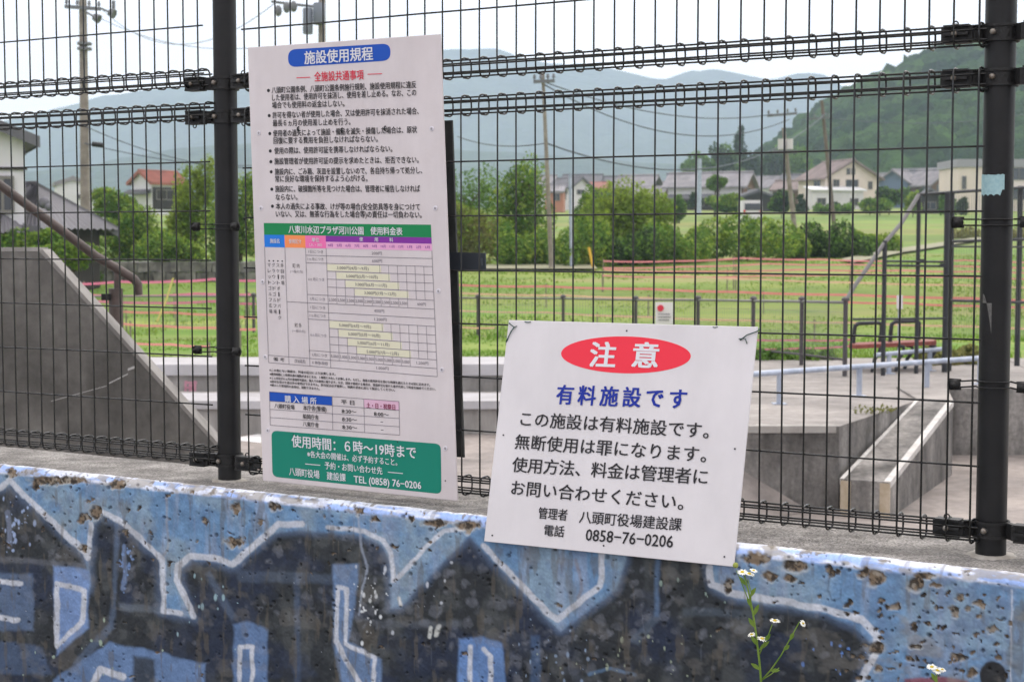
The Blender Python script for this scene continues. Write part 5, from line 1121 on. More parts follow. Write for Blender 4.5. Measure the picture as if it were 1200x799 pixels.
# ------------------------------------------------------------------ houses
M_glass = mat('window_glass', lin(46, 52, 62), .15, spec=.8); M_frame = mat('window_frame', lin(120, 116, 112), .5)
def roofmat(nm, rgb): return mat(nm, lin(*rgb), .6, col2=lin(*[int(c * .82) for c in rgb]), scale=.8, bump=.2, bscale=3)
RT_grey = roofmat('roof_tile_grey', (146, 142, 148)); RT_dark = roofmat('roof_tile_dark', (108, 107, 114)); RT_tile = roofmat('roof_tile_smoked', (112, 110, 116)); RT_red = roofmat('roof_tile_red', (160, 98, 84)); RT_brown = roofmat('roof_tile_brown', (138, 122, 120))
WL_white = mat('plaster_white', lin(220, 217, 222), .8, col2=lin(204, 201, 206), scale=.6); WL_cream = mat('plaster_cream', lin(222, 208, 198), .8, col2=lin(210, 196, 186), scale=.5); WL_brown = mat('timber_brown', lin(120, 92, 74), .8, col2=lin(96, 74, 60), scale=.7)
WL_grey = mat('siding_grey', lin(150, 146, 146), .8, col2=lin(128, 124, 124), scale=.6); WL_blue = mat('siding_blue', lin(104, 120, 146), .8); WL_dark = mat('timber_dark', lin(56, 50, 48), .8, col2=lin(42, 38, 36), scale=.8); WL_pink = mat('brick_siding', lin(176, 122, 104), .8)
def gable(root, o, yaw, w, d, h0, hw, hr, wm, rm, ov=.5, ribs=.28, name_w='wall', hip=0):
    """box w (across the gable front, local x) by d (local y) with the ridge along local y"""
    ax = Vector((math.cos(yaw), math.sin(yaw), 0)); ay = Vector((-math.sin(yaw), math.cos(yaw), 0)); up = Vector((0, 0, 1))
    q = lambda x, y, z: o + ax * x + ay * y + up * z
    b2 = MB()
    vs = [q(-w / 2, 0, h0), q(w / 2, 0, h0), q(w / 2, 0, h0 + hw), q(0, 0, h0 + hw + hr), q(-w / 2, 0, h0 + hw)]; 
    if hip: b2.hexa([q(-w / 2, 0, h0), q(w / 2, 0, h0), q(w / 2, d, h0), q(-w / 2, d, h0)], [q(-w / 2, 0, h0 + hw), q(w / 2, 0, h0 + hw), q(w / 2, d, h0 + hw), q(-w / 2, d, h0 + hw)])
    else: b2.prism(vs, ay * d)
    b2.build(name_w, wm, root)
    th = .16
    for sg in (-1, 1):
        b2 = MB(); sl = math.hypot(w / 2, hr); k = (w / 2 + ov) / (w / 2)
        y0, y1 = -ov, d + ov; n = max(4, int((y1 - y0) / ribs)); vs = []; fs = []
        for i in range(2 * n + 1):
            y = y0 + (y1 - y0) * i / (2 * n); bump_ = .0 if i % 2 else .09
            top = q(0, min(max(y, y0 + hip), y1 - hip), h0 + hw + hr + .05 + bump_); e = q(sg * w / 2 * k, y, h0 + hw + hr - hr * k + .05 + bump_); vs += [top, e]
        m_ = len(vs)
        for i in range(2 * n): fs.append((2 * i, 2 * i + 1, 2 * i + 3, 2 * i + 2) if sg > 0 else (2 * i, 2 * i + 2, 2 * i + 3, 2 * i + 1))
        b2.add(vs, fs); b2.add([v - up * th for v in (vs[0], vs[1], vs[-1], vs[-2])], [(0, 3, 2, 1)])
        # verge and eave boards
        b2.add([vs[0], vs[1], vs[1] - up * (th + .1), vs[0] - up * (th + .1)], [(0, 1, 2, 3)]); b2.add([vs[-2], vs[-1], vs[-1] - up * (th + .1), vs[-2] - up * (th + .1)], [(0, 1, 2, 3)]); b2.add([vs[1], vs[-1], vs[-1] - up * .22, vs[1] - up * .22], [(0, 1, 2, 3)])
        if hip and sg > 0:
            for yy, sg2 in ((y0, 1), (y1, -1)):
                m2_ = 24; hv = []
                for i in range(m2_ + 1):
                    x_ = (-w / 2 * k) + w * k * i / m2_; hv += [q(x_, yy, h0 + hw + hr - hr * k + .05 + (0 if i % 2 else .05)), q(0, yy + sg2 * hip, h0 + hw + hr + .06)]
                b2.add(hv, [(2 * i, 2 * i + 2, 2 * i + 1) for i in range(m2_)])
        b2.build('roof', rm, root)
    b2 = MB(); b2.tube([q(0, -ov + hip, h0 + hw + hr + .1), q(0, d + ov - hip, h0 + hw + hr + .1)], .16 if w > 3.7 else .07, 8); b2.build('ridge_tiles', rm, root)
    return q
def window(root, q, face, u, v, w, h, W_=0, D_=0, gm=None):
    """face 'f' gable front (y=0), 'r' side at +x, 'l' side at -x"""
    if face == 'f': P = lambda a, z, o: q(a, -o, z)
    elif face == 'r': P = lambda a, z, o: q(W_ / 2 + o, a, z)
    else: P = lambda a, z, o: q(-W_ / 2 - o, a, z)
    b2 = MB(); f_ = .07
    for (a0, a1, z0, z1) in ((u, u + w, v, v + f_), (u, u + w, v + h - f_, v + h), (u, u + f_, v + f_, v + h - f_), (u + w - f_, u + w, v + f_, v + h - f_), (u + w / 2 - .03, u + w / 2 + .03, v + f_, v + h - f_)):
        b2.hexa([P(a0, z0, .003), P(a1, z0, .003), P(a1, z0, .09), P(a0, z0, .09)], [P(a0, z1, .003), P(a1, z1, .003), P(a1, z1, .09), P(a0, z1, .09)])
    fr = b2.build('window', M_frame, root); b2 = MB(); b2.add([P(u + f_, v + f_, .03), P(u + w - f_, v + f_, .03), P(u + w - f_, v + h - f_, .03), P(u + f_, v + h - f_, .03)], [(0, 1, 2, 3)]); b2.build('pane', gm or M_glass, fr)
def house(name, label, xc, yb, Y, yaw, w, d, hw, hr, wm, rm, wins=(), cat='house', lower=None, ov=.5, ribs=.3, hip=0):
    o = at(xc, yb, Y); t = thing(name, label, cat, o, 'houses of the village'); yaw = R(yaw)
    q = gable(t, o, yaw, w, d, -1.0, hw + 1.0, hr, wm, rm, ov, ribs, hip=hip)
    for (f_, u, v, ww, hh) in wins: window(t, q, f_, u, v, ww, hh, w, d)
    if lower:                    # lean-to skirt roof / lower wing
        for (x0, x1, y0, y1, z0, z1, m_) in lower:
            b2 = MB(); b2.hexa([q(x0, y0, z0), q(x1, y0, z0), q(x1, y1, z0), q(x0, y1, z0)], [q(x0, y0, z1), q(x1, y0, z1), q(x1, y1, z1), q(x0, y1, z1)]); b2.build('annex', m_, t)
    return t, q
def skirt(t, q, x0, x1, y0, dep, z, rm, drop=.6):      # pent roof along a front
    b2 = MB(); n = int((x1 - x0) / .3); vs = []; fs = []
    for i in range(2 * n + 1):
        x = x0 + (x1 - x0) * i / (2 * n); bb_ = 0 if i % 2 else .08; vs += [q(x, y0, z + bb_), q(x, y0 - dep, z - drop + bb_)]
    for i in range(2 * n): fs.append((2 * i, 2 * i + 1, 2 * i + 3, 2 * i + 2))
    b2.add(vs, fs); b2.add([q(x0, y0, z - .15), q(x1, y0, z - .15), q(x1, y0 - dep, z - drop - .15), q(x0, y0 - dep, z - drop - .15)], [(0, 1, 2, 3)]); b2.add([vs[1], vs[-1], vs[-1] - Vector((0, 0, .2)), vs[1] - Vector((0, 0, .2))], [(0, 1, 2, 3)])
    b2.build('pent_roof', rm, t)
k215 = 215 / F
# cream gable house, right of centre
t, q = house('cream_house', 'cream gabled house with a large white annex behind the leaning pole', 998, 246, 200, 18, 7.6, 7, 4.1, 2.1, WL_cream, RT_brown, [('f', -2.7, 2.5, .9, 1.3), ('f', -.9, 2.5, 1.8, 1.3), ('f', 2.3, 2.6, .6, 1.0), ('f', -.1, 4.4, .5, .8), ('f', -.8, 4.4, .5, .8), ('l', 1.2, 2.4, 1.6, 1.3)], ov=.6)
b2 = MB(); b2.hexa([q(-6.6, -1.8, -1), q(.6, -1.8, -1), q(.6, -.05, -1), q(-6.6, -.05, -1)], [q(-6.6, -1.8, 2.3), q(.6, -1.8, 2.3), q(.6, -.05, 2.7), q(-6.6, -.05, 2.7)]); b2.build('annex', WL_white, t)
b2 = MB(); b2.hexa([q(-6.9, -2.1, 2.3), q(.9, -2.1, 2.3), q(.9, -.02, 2.75), q(-6.9, -.02, 2.75)], [q(-6.9, -2.1, 2.45), q(.9, -2.1, 2.45), q(.9, -.02, 2.9), q(-6.9, -.02, 2.9)]); b2.build('annex_roof', mat('sheet_roof', lin(222, 222, 226), .5), t)
q_ = lambda x, y, z: q(x, y - 1.8, z)
window(t, q_, 'f', -5.9, .5, 1.2, .9); window(t, q_, 'f', -1.3, .5, 1.2, .9)
H = house
t, q = H('farmhouse', 'large grey-roofed farmhouse with a brown gable behind the round topiary', 878, 243, 190, 66, 5.0, 9.6, 2.6, 1.5, WL_brown, RT_grey, [('f', -1, 1.2, 1.4, 1.1)], ov=.5)
b2 = MB(); b2.hexa([q(-2.56, .3, 1.5), q(-2.51, .3, 1.5), q(-2.51, 9.4, 1.5), q(-2.56, 9.4, 1.5)], [q(-2.56, .3, 2.5), q(-2.51, .3, 2.5), q(-2.51, 9.4, 2.5), q(-2.56, 9.4, 2.5)]); b2.build('white_band', WL_white, t)
b2 = MB(); n = 34; vs = []; fs = []
for i in range(2 * n + 1):
    y = -.8 + 11.2 * i / (2 * n); bb_ = 0 if i % 2 else .07; vs += [q(-2.55, y, 1.55 + bb_), q(-3.9, y, 1.0 + bb_)]
for i in range(2 * n): fs.append((2 * i, 2 * i + 1, 2 * i + 3, 2 * i + 2))
b2.add(vs, fs); b2.add([vs[1], vs[-1], vs[-1] - Vector((0, 0, .18)), vs[1] - Vector((0, 0, .18))], [(0, 1, 2, 3)]); b2.build('pent_roof', RT_dark, t)
b2 = MB(); b2.hexa([q(-3.2, 0, -1), q(-2.6, 0, -1), q(-2.6, 9.6, -1), q(-3.2, 9.6, -1)], [q(-3.2, 0, 1.2), q(-2.6, 0, 1.2), q(-2.6, 9.6, 1.2), q(-3.2, 9.6, 1.2)]); b2.build('veranda', WL_dark, t)
qv = lambda x, y, z: q(x - .6, y, z)
for u in (.6, 2.6, 4.6, 7): window(t, qv, 'l', u, .1, 1.5, .9, 5.2)
H('annex_house', 'low dark timber annex under the brown gable', 888, 246, 176, 4, 4.6, 4, 1.3, .8, WL_dark, RT_dark, [('f', -1.6, .1, 1.2, .9)], ov=.4)
t, q = H('grey_house', 'grey twin-gabled house just right of the light green tree', 768, 240, 205, 66, 4.2, 4.6, 2.4, 1.3, WL_dark, RT_grey, [('l', 1.0, .8, 1.6, 1.0)], ov=.5)
H('grey_house', 'lower front wing of the twin-gabled house, its gable nearest the russet shrub', 781, 242, 195, 60, 3.2, 4.0, 1.5, .9, WL_dark, RT_grey, [], ov=.5)
H('red_roof_house', 'low house with a pinkish red roof behind the light green tree', 728, 236, 230, 80, 3.6, 4.4, 1.9, .8, WL_dark, RT_red, [('l', 1, .4, 1.4, .8)], ov=.4)
H('small_white_house', 'small white house with a dark gabled roof right of the centre pole', 681, 237, 190, 40, 3.0, 4.0, 1.9, 1.0, WL_white, RT_dark, [('f', -.7, .9, 1.2, .6), ('l', 1, .3, 1.6, .8)], ov=.4)
H('brick_house', 'little house with a reddish wall peeping beside the centre pole', 661, 238, 170, 82, 2.4, 1.9, 1.2, .6, WL_pink, RT_grey, [('l', .3, .2, .7, .8)], ov=.2)
H('brown_house', 'brown roofed house directly left of the leaning transformer pole', 941, 240, 215, 60, 4.0, 3.6, 2.1, 1.1, WL_brown, RT_brown, [('l', .6, .8, 1.2, .8)], ov=.4)
H('grey_gable_house', 'small white-walled gable between the farmhouse and the brown roofed house', 912, 238, 235, 30, 3.4, 4, 2.4, 1.2, WL_white, RT_grey, [('f', -.6, 1.0, 1.0, .8)], ov=.4)
H('shadow_house', 'dark roofed house close behind the cream house on its left side', 955, 240, 232, 72, 4.4, 4.6, 3.0, 1.3, WL_dark, RT_dark, [('l', .8, 1.2, 1.2, .9)], ov=.4)
H('blue_house', 'blue-walled house with a grey roof right of the cream house', 1046, 240, 222, -34, 4.4, 5.6, 3.2, 1.6, WL_blue, RT_grey, [('r', .6, .8, 1.6, 1.2), ('r', 3.0, .8, 1.6, 1.2), ('f', -1.2, 1.0, 1.8, 1.2)], ov=.5)
t, q = H('layered_house', 'grey house with layered roofs between the blue house and the white block', 1108, 240, 218, 24, 4.8, 5.4, 3.0, 1.8, WL_brown, RT_grey, [('l', .8, 1.8, 1.2, .9), ('f', -1.6, 1.6, 1.4, 1.1), ('f', .4, 1.6, 1.2, 1.1)], ov=.6)
b2 = MB(); b2.hexa([q(-4.2, -.3, 1.3), q(-2.3, -.3, 1.7), q(-2.3, 5.3, 1.7), q(-4.2, 5.3, 1.3)], [q(-4.2, -.3, 1.45), q(-2.3, -.3, 1.95), q(-2.3, 5.3, 1.95), q(-4.2, 5.3, 1.45)]); b2.build('pent_roof', RT_dark, t)
H('storehouse', 'small dark open-gabled storehouse behind the backstop fence', 1090, 247, 160, -8, 3.0, 3, 1.1, 1.1, WL_dark, RT_dark, [('f', -.6, .1, 1.2, .8)], cat='shed', ov=.4)
H('back_house', 'roof showing above the storehouse between the blue and the layered house', 1090, 236, 236, 30, 4.0, 4.4, 3.2, 1.4, WL_white, RT_dark, [], ov=.4)
EX = [(704, 205, 262, 76, 5, 6, WL_grey, RT_dark, 'dark roof showing just left of the grey twin gables'), (796, 212, 250, 30, 4, 5, WL_white, RT_grey, 'small pale gable between the twin gables and the farmhouse'), (650, 206, 260, 84, 5, 6, WL_white, RT_grey, 'pale roof edge left of the small white house'),
      (926, 207, 262, 60, 5, 6, WL_dark, RT_grey, 'grey roof above the brown roofed house'), (938, 212, 250, 20, 4, 4, WL_white, RT_dark, 'narrow white gable left of the cream house'), (1040, 204, 262, 80, 5, 7, WL_white, RT_grey, 'pale grey roof between the cream and the blue house'),
      (1112, 198, 270, 74, 5, 8, WL_grey, RT_dark, 'dark roof rising behind the layered house'), (1136, 200, 275, 40, 5, 6, WL_cream, RT_brown, 'brown roof behind the left end of the white block'), (742, 207, 262, 80, 5, 6, WL_white, RT_dark, 'roof ridge behind the twin-gabled house'), (832, 204, 270, 84, 5, 7, WL_white, RT_dark, 'dark roof ridge behind the farmhouse')]
for k, (x, yt, Y, yw, w_, d_, wm_, rm_, lab) in enumerate(EX):
    gz = float(terr(0, Y)); zt_ = at(x, yt, Y).z; tot = max(3.2, zt_ - gz); yb_ = 282 - (gz - EYE) / Y * F
    H('village_house', lab, x, yb_, Y, yw, w_ * .9, d_, tot - 1.3, 1.3, wm_, rm_, [('l', 1, tot - 2.6, 1.2, .9), ('l', 3.2, tot - 2.6, 1.2, .9), ('f', -.7, tot - 2.4, 1.2, .9)], ov=.45)
# flat white block at right
wb = thing('white_block', 'flat-roofed cream apartment block partly behind the right post', 'building', at(1160, 248, 180), 'houses of the village')
o = at(1160, 248, 180); X0, X1 = at(1122, 248, 180).x, at(1236, 248, 180).x; z0, z1 = o.z - 1, at(1160, 196, 180).z
b2 = MB(); b2.box(((X0 + X1) / 2, 184, (z0 + z1) / 2), (X1 - X0, 8, z1 - z0)); b2.build('wall', WL_cream, wb)
b2 = MB(); b2.box(((X0 + X1) / 2, 184, z1 + .45), (X1 - X0 + .4, 8.4, .9)); b2.build('parapet', mat('parapet_grey', lin(150, 148, 156), .6), wb)
b2 = MB(); b2.box((at(1118, 190, 180).x + 4, 186, z1 + .6), (6, 6, .5)); b2.build('roof_sheet', mat('sheet_roof', lin(222, 222, 226), .5), wb)
qb = lambda x, y, z: Vector((x, 180 + y, z))
for xx in (1186, 1206, 1222):
    for yy in (228, 232 - 27): p = at(xx, yy, 180); window(wb, qb, 'f', p.x, p.z - .6, 1.5, 1.4)
p = at(1127, 222, 180); window(wb, qb, 'f', p.x, p.z, .5, 1.5)
b2 = MB(); b2.box((at(1200, 222, 179).x, 179.6, at(1200, 222, 180).z), (4.5, .7, .15)); b2.build('balcony', mat('balcony_blue', lin(110, 140, 178), .5), wb)
# left side houses
t, q = H('plastered_house', 'tall plastered house with a dark eave at the far left edge', -52, 300, 36, 22, 3.1, 3, 2.72, .62, WL_white, RT_dark, [('f', .78, .98, .52, .85)], ov=.32, ribs=.2)
b2 = MB(); b2.box(q(0, -.03, 2.0), (3.2, .06, .06), (Vector((math.cos(R(22)), math.sin(R(22)), 0)), Vector((-math.sin(R(22)), math.cos(R(22)), 0)), Vector((0, 0, 1)))); b2.build('eave_board', WL_dark, t)
t, q = H('tiled_house', 'low house with a broad dark tiled hip roof beside the plastered house', 82, 331, 38, 73, 2.7, 3.8, 1.42, .85, WL_dark, RT_tile, [], ov=.34, ribs=.12, hip=1.2)
t, q = H('tiled_wing', 'lower tiled wing in front of the broad hip roof at far left', 24, 331, 36.6, 74, 1.8, 2.2, 1.22, .45, WL_dark, RT_tile, [], ov=.3, ribs=.11, hip=.7)
b2 = MB(); b2.ball(at(52, 238, 36.2), .13, 10, 8, (1.3, 1, 1)); b2.ball(at(57, 243, 36.1), .09, 8, 6); b2.build('ridge_end_tile', RT_dark, t)
H('white_house', 'plain white house with a small square window behind the far left pole', 86, 245, 95, 20, 1.9, 2.0, 1.5, .32, WL_white, RT_grey, [('f', .25, .6, .32, .28)], ov=.12, ribs=.15)
H('white_outbuilding', 'low white outbuilding peeping right of the far left pole', 115, 250, 92, 10, 1.1, 1.2, 1.1, .2, WL_white, RT_grey, [], ov=.08, ribs=.15)
t, q = H('red_tiled_house', 'house with an orange red tiled roof above the light green trees at left', 166, 236, 120, -38, 2.3, 3.2, 1.5, .75, WL_white, RT_red, [('r', .4, .1, 2.0, .8)], ov=.3, ribs=.15)
b2 = MB(); b2.hexa([q(1.16, .1, -.6), q(1.2, .1, -.6), q(1.2, 3.1, -.6), q(1.16, 3.1, -.6)], [q(1.16, .1, 1.05), q(1.2, .1, 1.05), q(1.2, 3.1, 1.05), q(1.16, 3.1, 1.05)]); b2.build('timber_wall', WL_dark, t)
skirt(t, q, -1.4, 1.3, 0, .6, .85, RT_dark, .22)
# small parked van among the bushes
vn = thing('parked_van', 'small white van parked in front of the long timber house', 'van', at(882, 262, 120)); pv = at(882, 261, 120)
b2 = MB(); b2.hexa([pv + Vector((-.75, 0, .25)), pv + Vector((.75, 0, .25)), pv + Vector((.75, 2.8, .25)), pv + Vector((-.75, 2.8, .25))], [pv + Vector((-.7, .1, 1.7)), pv + Vector((.7, .1, 1.7)), pv + Vector((.7, 2.5, 1.7)), pv + Vector((-.7, 2.5, 1.7))]); b2.build('body', WL_white, vn)
b2 = MB(); b2.box(pv + Vector((0, .03, 1.2)), (1.2, .06, .5)); b2.build('rear_window', M_glass, vn)
for sx in (-.62, .62):
    for yy in (.5, 2.2): b2 = MB(); b2.tube([pv + Vector((sx - .08, yy, .27)), pv + Vector((sx + .08, yy, .27))], .27, 12); b2.build('wheel', M_bf, vn)
    b2 = MB(); b2.box(pv + Vector((sx, .0, .8)), (.14, .05, .3)); b2.build('tail_light', I_red, vn)

# ------------------------------------------------------------------ trees, bushes, hedges
def leafmat(nm, a, b_, tr=.35): return mat(nm, a, .75, col2=b_, scale=.9, detail=3, island=.38, trans=tr, spec=.25)
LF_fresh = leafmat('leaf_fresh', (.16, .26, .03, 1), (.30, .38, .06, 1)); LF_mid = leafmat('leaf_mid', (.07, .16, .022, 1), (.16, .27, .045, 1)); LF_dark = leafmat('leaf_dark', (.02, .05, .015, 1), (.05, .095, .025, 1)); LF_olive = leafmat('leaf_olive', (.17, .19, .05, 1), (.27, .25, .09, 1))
M_bark = mat('bark', (.07, .055, .04, 1), .9, col2=(.13, .11, .08, 1), scale=6, bump=.5)
def leaves(lobes, n, size, seed=0, flat=.0, fill=.35):
    """lobes: (cx,cy,cz,rx,ry,rz); leaves spread near the lobes' surfaces, clumped"""
    r_ = np.random.default_rng(seed); vol = np.array([l[3] * l[5] for l in lobes]); pr = vol / vol.sum(); idx = r_.choice(len(lobes), n, p=pr); Lb = np.array(lobes)[idx]
    nc = max(6, n // 38); cl = r_.normal(size=(nc, 3)); cl /= np.linalg.norm(cl, axis=1)[:, None]
    d = cl[r_.integers(0, nc, n)] + r_.normal(size=(n, 3)) * .20; d /= np.linalg.norm(d, axis=1)[:, None]
    rad = np.where(r_.random(n) < fill, r_.random(n) ** .5 * .9, .82 + .26 * r_.random(n)); c = Lb[:, :3] + d * Lb[:, 3:6] * rad[:, None]
    a = r_.normal(size=(n, 3)) + np.array([0, 0, -.2]); a /= np.linalg.norm(a, axis=1)[:, None]; nn = d * .7 + r_.normal(size=(n, 3)) * .6 + np.array([0, 0, .35]); b_ = np.cross(nn, a); b_ /= np.linalg.norm(b_, axis=1)[:, None] + 1e-9
    s_ = size * (.6 + .8 * r_.random(n))[:, None]; a = a * s_; b_ = b_ * s_ * .55
    V = np.stack([c - a, c + b_ * .9 - a * .1, c + a, c - b_ * .9 - a * .1], 1).reshape(-1, 3); return V, np.arange(n * 4).reshape(-1, 4)
def plant(name, label, cat, x0, x1, yt, yb, Y, m, n=2600, size=None, trunk=None, seed=1, lob=9, group=None, depth=None, core=True, shape='round', m2=None):
    A_, B_ = at(x0, yb, Y), at(x1, yt, Y); w = B_.x - A_.x; h = B_.z - A_.z; cx = (A_.x + B_.x) / 2; D_ = depth or w * .8
    zg = float(terr(0, Y)) - .05; zg = min(zg, A_.z)
    t = thing(name, label, cat, (cx, Y, zg), group); r_ = random.Random(seed); L_ = []
    for i in range(lob):
        if shape == 'cone':
            f_ = i / max(1, lob - 1); rr_ = w * (.46 - .36 * f_); L_.append((cx + r_.uniform(-.05, .05) * w, Y + r_.uniform(-.05, .05) * D_, A_.z + h * (.14 + .76 * f_), rr_, rr_ * .9, h * .14))
        else:
            u = r_.uniform(-.5, .5); v = r_.uniform(-.42, .34); rs = r_.uniform(.16, .30)
            if shape == 'round': u *= math.sqrt(max(.1, 1 - (v * 1.7) ** 2))
            L_.append((cx + u * w * .76, Y + r_.uniform(-.3, .3) * D_, A_.z + h * (.5 + v * .9), w * rs if shape != 'hedge' else h * rs * 1.5, D_ * rs, h * rs))
    if shape == 'hedge':
        L_ = []; k = max(4, int(w / h * 2.4))
        for i in range(k):
            hh = h * r_.uniform(.72, 1.08) * (1 if r_.random() > .15 else .75); L_.append((A_.x + w * (i + .5) / k, Y + r_.uniform(-.25, .25) * D_, A_.z + hh * .5, w / k * .85, D_ * .5, hh * .5))
    if shape == 'round': L_.append((cx, Y, A_.z + h * .5, w * .36, D_ * .36, h * .38))
    size = size or max(.035, Y / F * 2.3)
    V, Fc = leaves(L_, n, size, seed)
    np_mesh('crown' if trunk else 'foliage', V, Fc, m, t, kind=None)
    if m2 is not None:
        V, Fc = leaves([(a, b_, c + f_ * .1, d * 1.03, e * 1.03, f_ * 1.03) for a, b_, c, d, e, f_ in L_], n // 2, size, seed + 50, fill=.05); np_mesh('young_leaves', V, Fc, m2, t)
    if cat in ('weeds', 'reeds'): return t
    b2 = MB()
    zt = A_.z + h * .62; tr = trunk or .05
    b2.tube([(cx, Y, zg - .1), (cx + .02 * w, Y, (zg + zt) / 2), (cx, Y, zt)], [tr, tr * .75, tr * .35], 8)
    for i in range(6):
        l = L_[r_.randrange(len(L_))]; z_ = zg + (zt - zg) * r_.uniform(.35, .8); b2.tube([(cx, Y, z_), ((cx + l[0]) / 2, (Y + l[1]) / 2, (z_ + l[2]) / 2 + .05 * h), l[:3]], [tr * .45, tr * .3, tr * .12], 6)
    b2.build('trunk', M_bark, t, True)
    return t
plant('bushy_tree', 'broad fresh green tree just left of the centre pole', 'tree', 566, 644, 190, 308, 52, LF_mid, 5200, trunk=.1, seed=3, lob=14, m2=LF_fresh)
plant('tree', 'dark green tree close behind the dark board edge, left of the broad tree', 'tree', 500, 588, 186, 300, 60, LF_mid, 4200, trunk=.12, seed=4, lob=12)
plant('reed_clump', 'pale yellow green reeds and grasses beside the dark board', 'reeds', 500, 585, 238, 318, 48, LF_olive, 3800, seed=5, lob=10, m2=LF_fresh)
plant('bushy_tree', 'light yellow green tree right of the thin silver post', 'tree', 690, 790, 214, 300, 55, LF_fresh, 5600, trunk=.1, seed=6, lob=13, m2=LF_fresh)
plant('tree', 'small dark green tree between the silver post and the light green tree', 'tree', 668, 708, 218, 290, 57, LF_mid, 2000, trunk=.06, seed=7, lob=7)
plant('shrub', 'dull reddish green shrub below the grey twin-gabled house', 'shrub', 762, 800, 228, 262, 120, leafmat('leaf_russet', (.16, .12, .05, 1), (.24, .20, .08, 1)), 1400, seed=8, lob=6)
plant('shrub', 'rounded dark green shrub right of the russet one', 'shrub', 786, 806, 224, 262, 118, LF_mid, 1200, seed=9, lob=5)
HG = 'hedges at the foot of the field'
for i, (x0, x1, yt, yb, Y, m_, m2_, lab) in enumerate(((585, 640, 262, 316, 47.5, LF_mid, LF_fresh, 'leafy bank left of the centre pole foot'), (640, 712, 258, 316, 47, LF_mid, LF_fresh, 'leafy bank between the centre pole and the light green tree'),
                                          (700, 768, 262, 310, 48, LF_dark, LF_mid, 'dark hedge under the light green tree'), (756, 830, 258, 308, 50, LF_mid, LF_fresh, 'hedge stretch right of the light green tree'), (826, 925, 256, 304, 52, LF_mid, LF_fresh, 'hedge stretch left of the leaning pole foot'),
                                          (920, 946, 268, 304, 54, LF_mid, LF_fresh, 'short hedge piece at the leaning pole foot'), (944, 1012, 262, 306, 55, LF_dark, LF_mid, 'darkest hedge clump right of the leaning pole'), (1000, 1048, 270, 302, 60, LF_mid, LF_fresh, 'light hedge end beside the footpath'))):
    plant('hedge', lab, 'hedge', x0, x1, yt, yb, Y, m_, 3600, seed=20 + i, shape='hedge', depth=2.4, group=HG, m2=m2_)
plant('topiary_tree', 'round clipped topiary ball in front of the farmhouse', 'tree', 824, 852, 203, 226, 140, LF_mid, 1500, trunk=.12, seed=40, lob=3, size=.13)
plant('shrub', 'wide light green shrub under the round topiary', 'shrub', 826, 876, 226, 250, 135, LF_mid, 1800, seed=41, m2=LF_fresh)
plant('shrub', 'dark green shrub left of the leaning pole, before the brown house', 'shrub', 902, 930, 222, 248, 135, LF_dark, 1300, seed=42, m2=LF_mid)
plant('shrub', 'round dark shrub in front of the blue house', 'shrub', 1028, 1056, 220, 246, 150, LF_dark, 1300, seed=43, m2=LF_mid)
plant('shrub', 'low spreading green shrub right of the white annex', 'shrub', 1010, 1052, 232, 248, 145, LF_mid, 1600, seed=44, m2=LF_fresh)
plant('shrub', 'small shrubs before the white annex wall', 'shrub', 956, 998, 238, 250, 150, LF_mid, 1200, seed=45, shape='hedge')
plant('shrub', 'pale shrub beside the storehouse', 'shrub', 1060, 1080, 222, 250, 140, LF_fresh, 900, seed=46)
plant('shrub', 'dark bush on the right of the storehouse', 'shrub', 1100, 1122, 228, 252, 140, LF_mid, 900, seed=47)
plant('shrub', 'rough olive scrub on the slope under the white block', 'shrub', 1118, 1230, 262, 286, 80, LF_olive, 2400, seed=48, shape='hedge', depth=2)
plant('conifer', 'tall dark conifer rising above the farmhouse roofs', 'tree', 850, 884, 150, 220, 300, LF_dark, 2600, trunk=.3, seed=50, lob=7, size=.42, shape='cone')
for i, (x0, x1, yt) in enumerate(((806, 842, 178), (826, 862, 166), (840, 872, 172), (868, 902, 178), (800, 826, 190), (892, 930, 176), (905, 950, 168))):
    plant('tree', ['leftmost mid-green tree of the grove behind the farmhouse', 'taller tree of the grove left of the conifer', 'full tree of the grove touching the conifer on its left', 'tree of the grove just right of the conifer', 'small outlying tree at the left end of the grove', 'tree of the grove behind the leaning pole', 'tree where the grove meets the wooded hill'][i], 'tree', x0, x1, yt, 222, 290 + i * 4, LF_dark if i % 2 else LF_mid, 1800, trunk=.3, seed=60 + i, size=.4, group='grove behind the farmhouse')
VG = 'garden shrubs between the village houses'
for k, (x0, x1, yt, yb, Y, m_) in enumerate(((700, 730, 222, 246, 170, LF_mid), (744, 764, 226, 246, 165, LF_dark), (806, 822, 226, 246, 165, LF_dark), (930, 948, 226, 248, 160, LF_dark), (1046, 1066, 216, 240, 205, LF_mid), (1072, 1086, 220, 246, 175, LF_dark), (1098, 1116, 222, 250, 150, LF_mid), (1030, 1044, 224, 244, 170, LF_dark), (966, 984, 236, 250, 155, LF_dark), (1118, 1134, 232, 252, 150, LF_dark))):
    plant('garden_shrub', ['shrub behind the top of the light green tree', 'dark shrub under the grey twin gables', 'dark shrub beside the thin pale pole foot', 'dark shrub between the leaning pole and the cream house', 'green shrub before the blue house roof', 'dark shrub left of the storehouse', 'green shrub right of the storehouse', 'narrow dark shrub at the right corner of the cream house', 'dark low shrub at the white annex wall', 'dark shrub at the left foot of the white block'][k], 'shrub', x0, x1, yt, yb, Y, m_, 900, seed=120 + k, lob=6, group=VG)
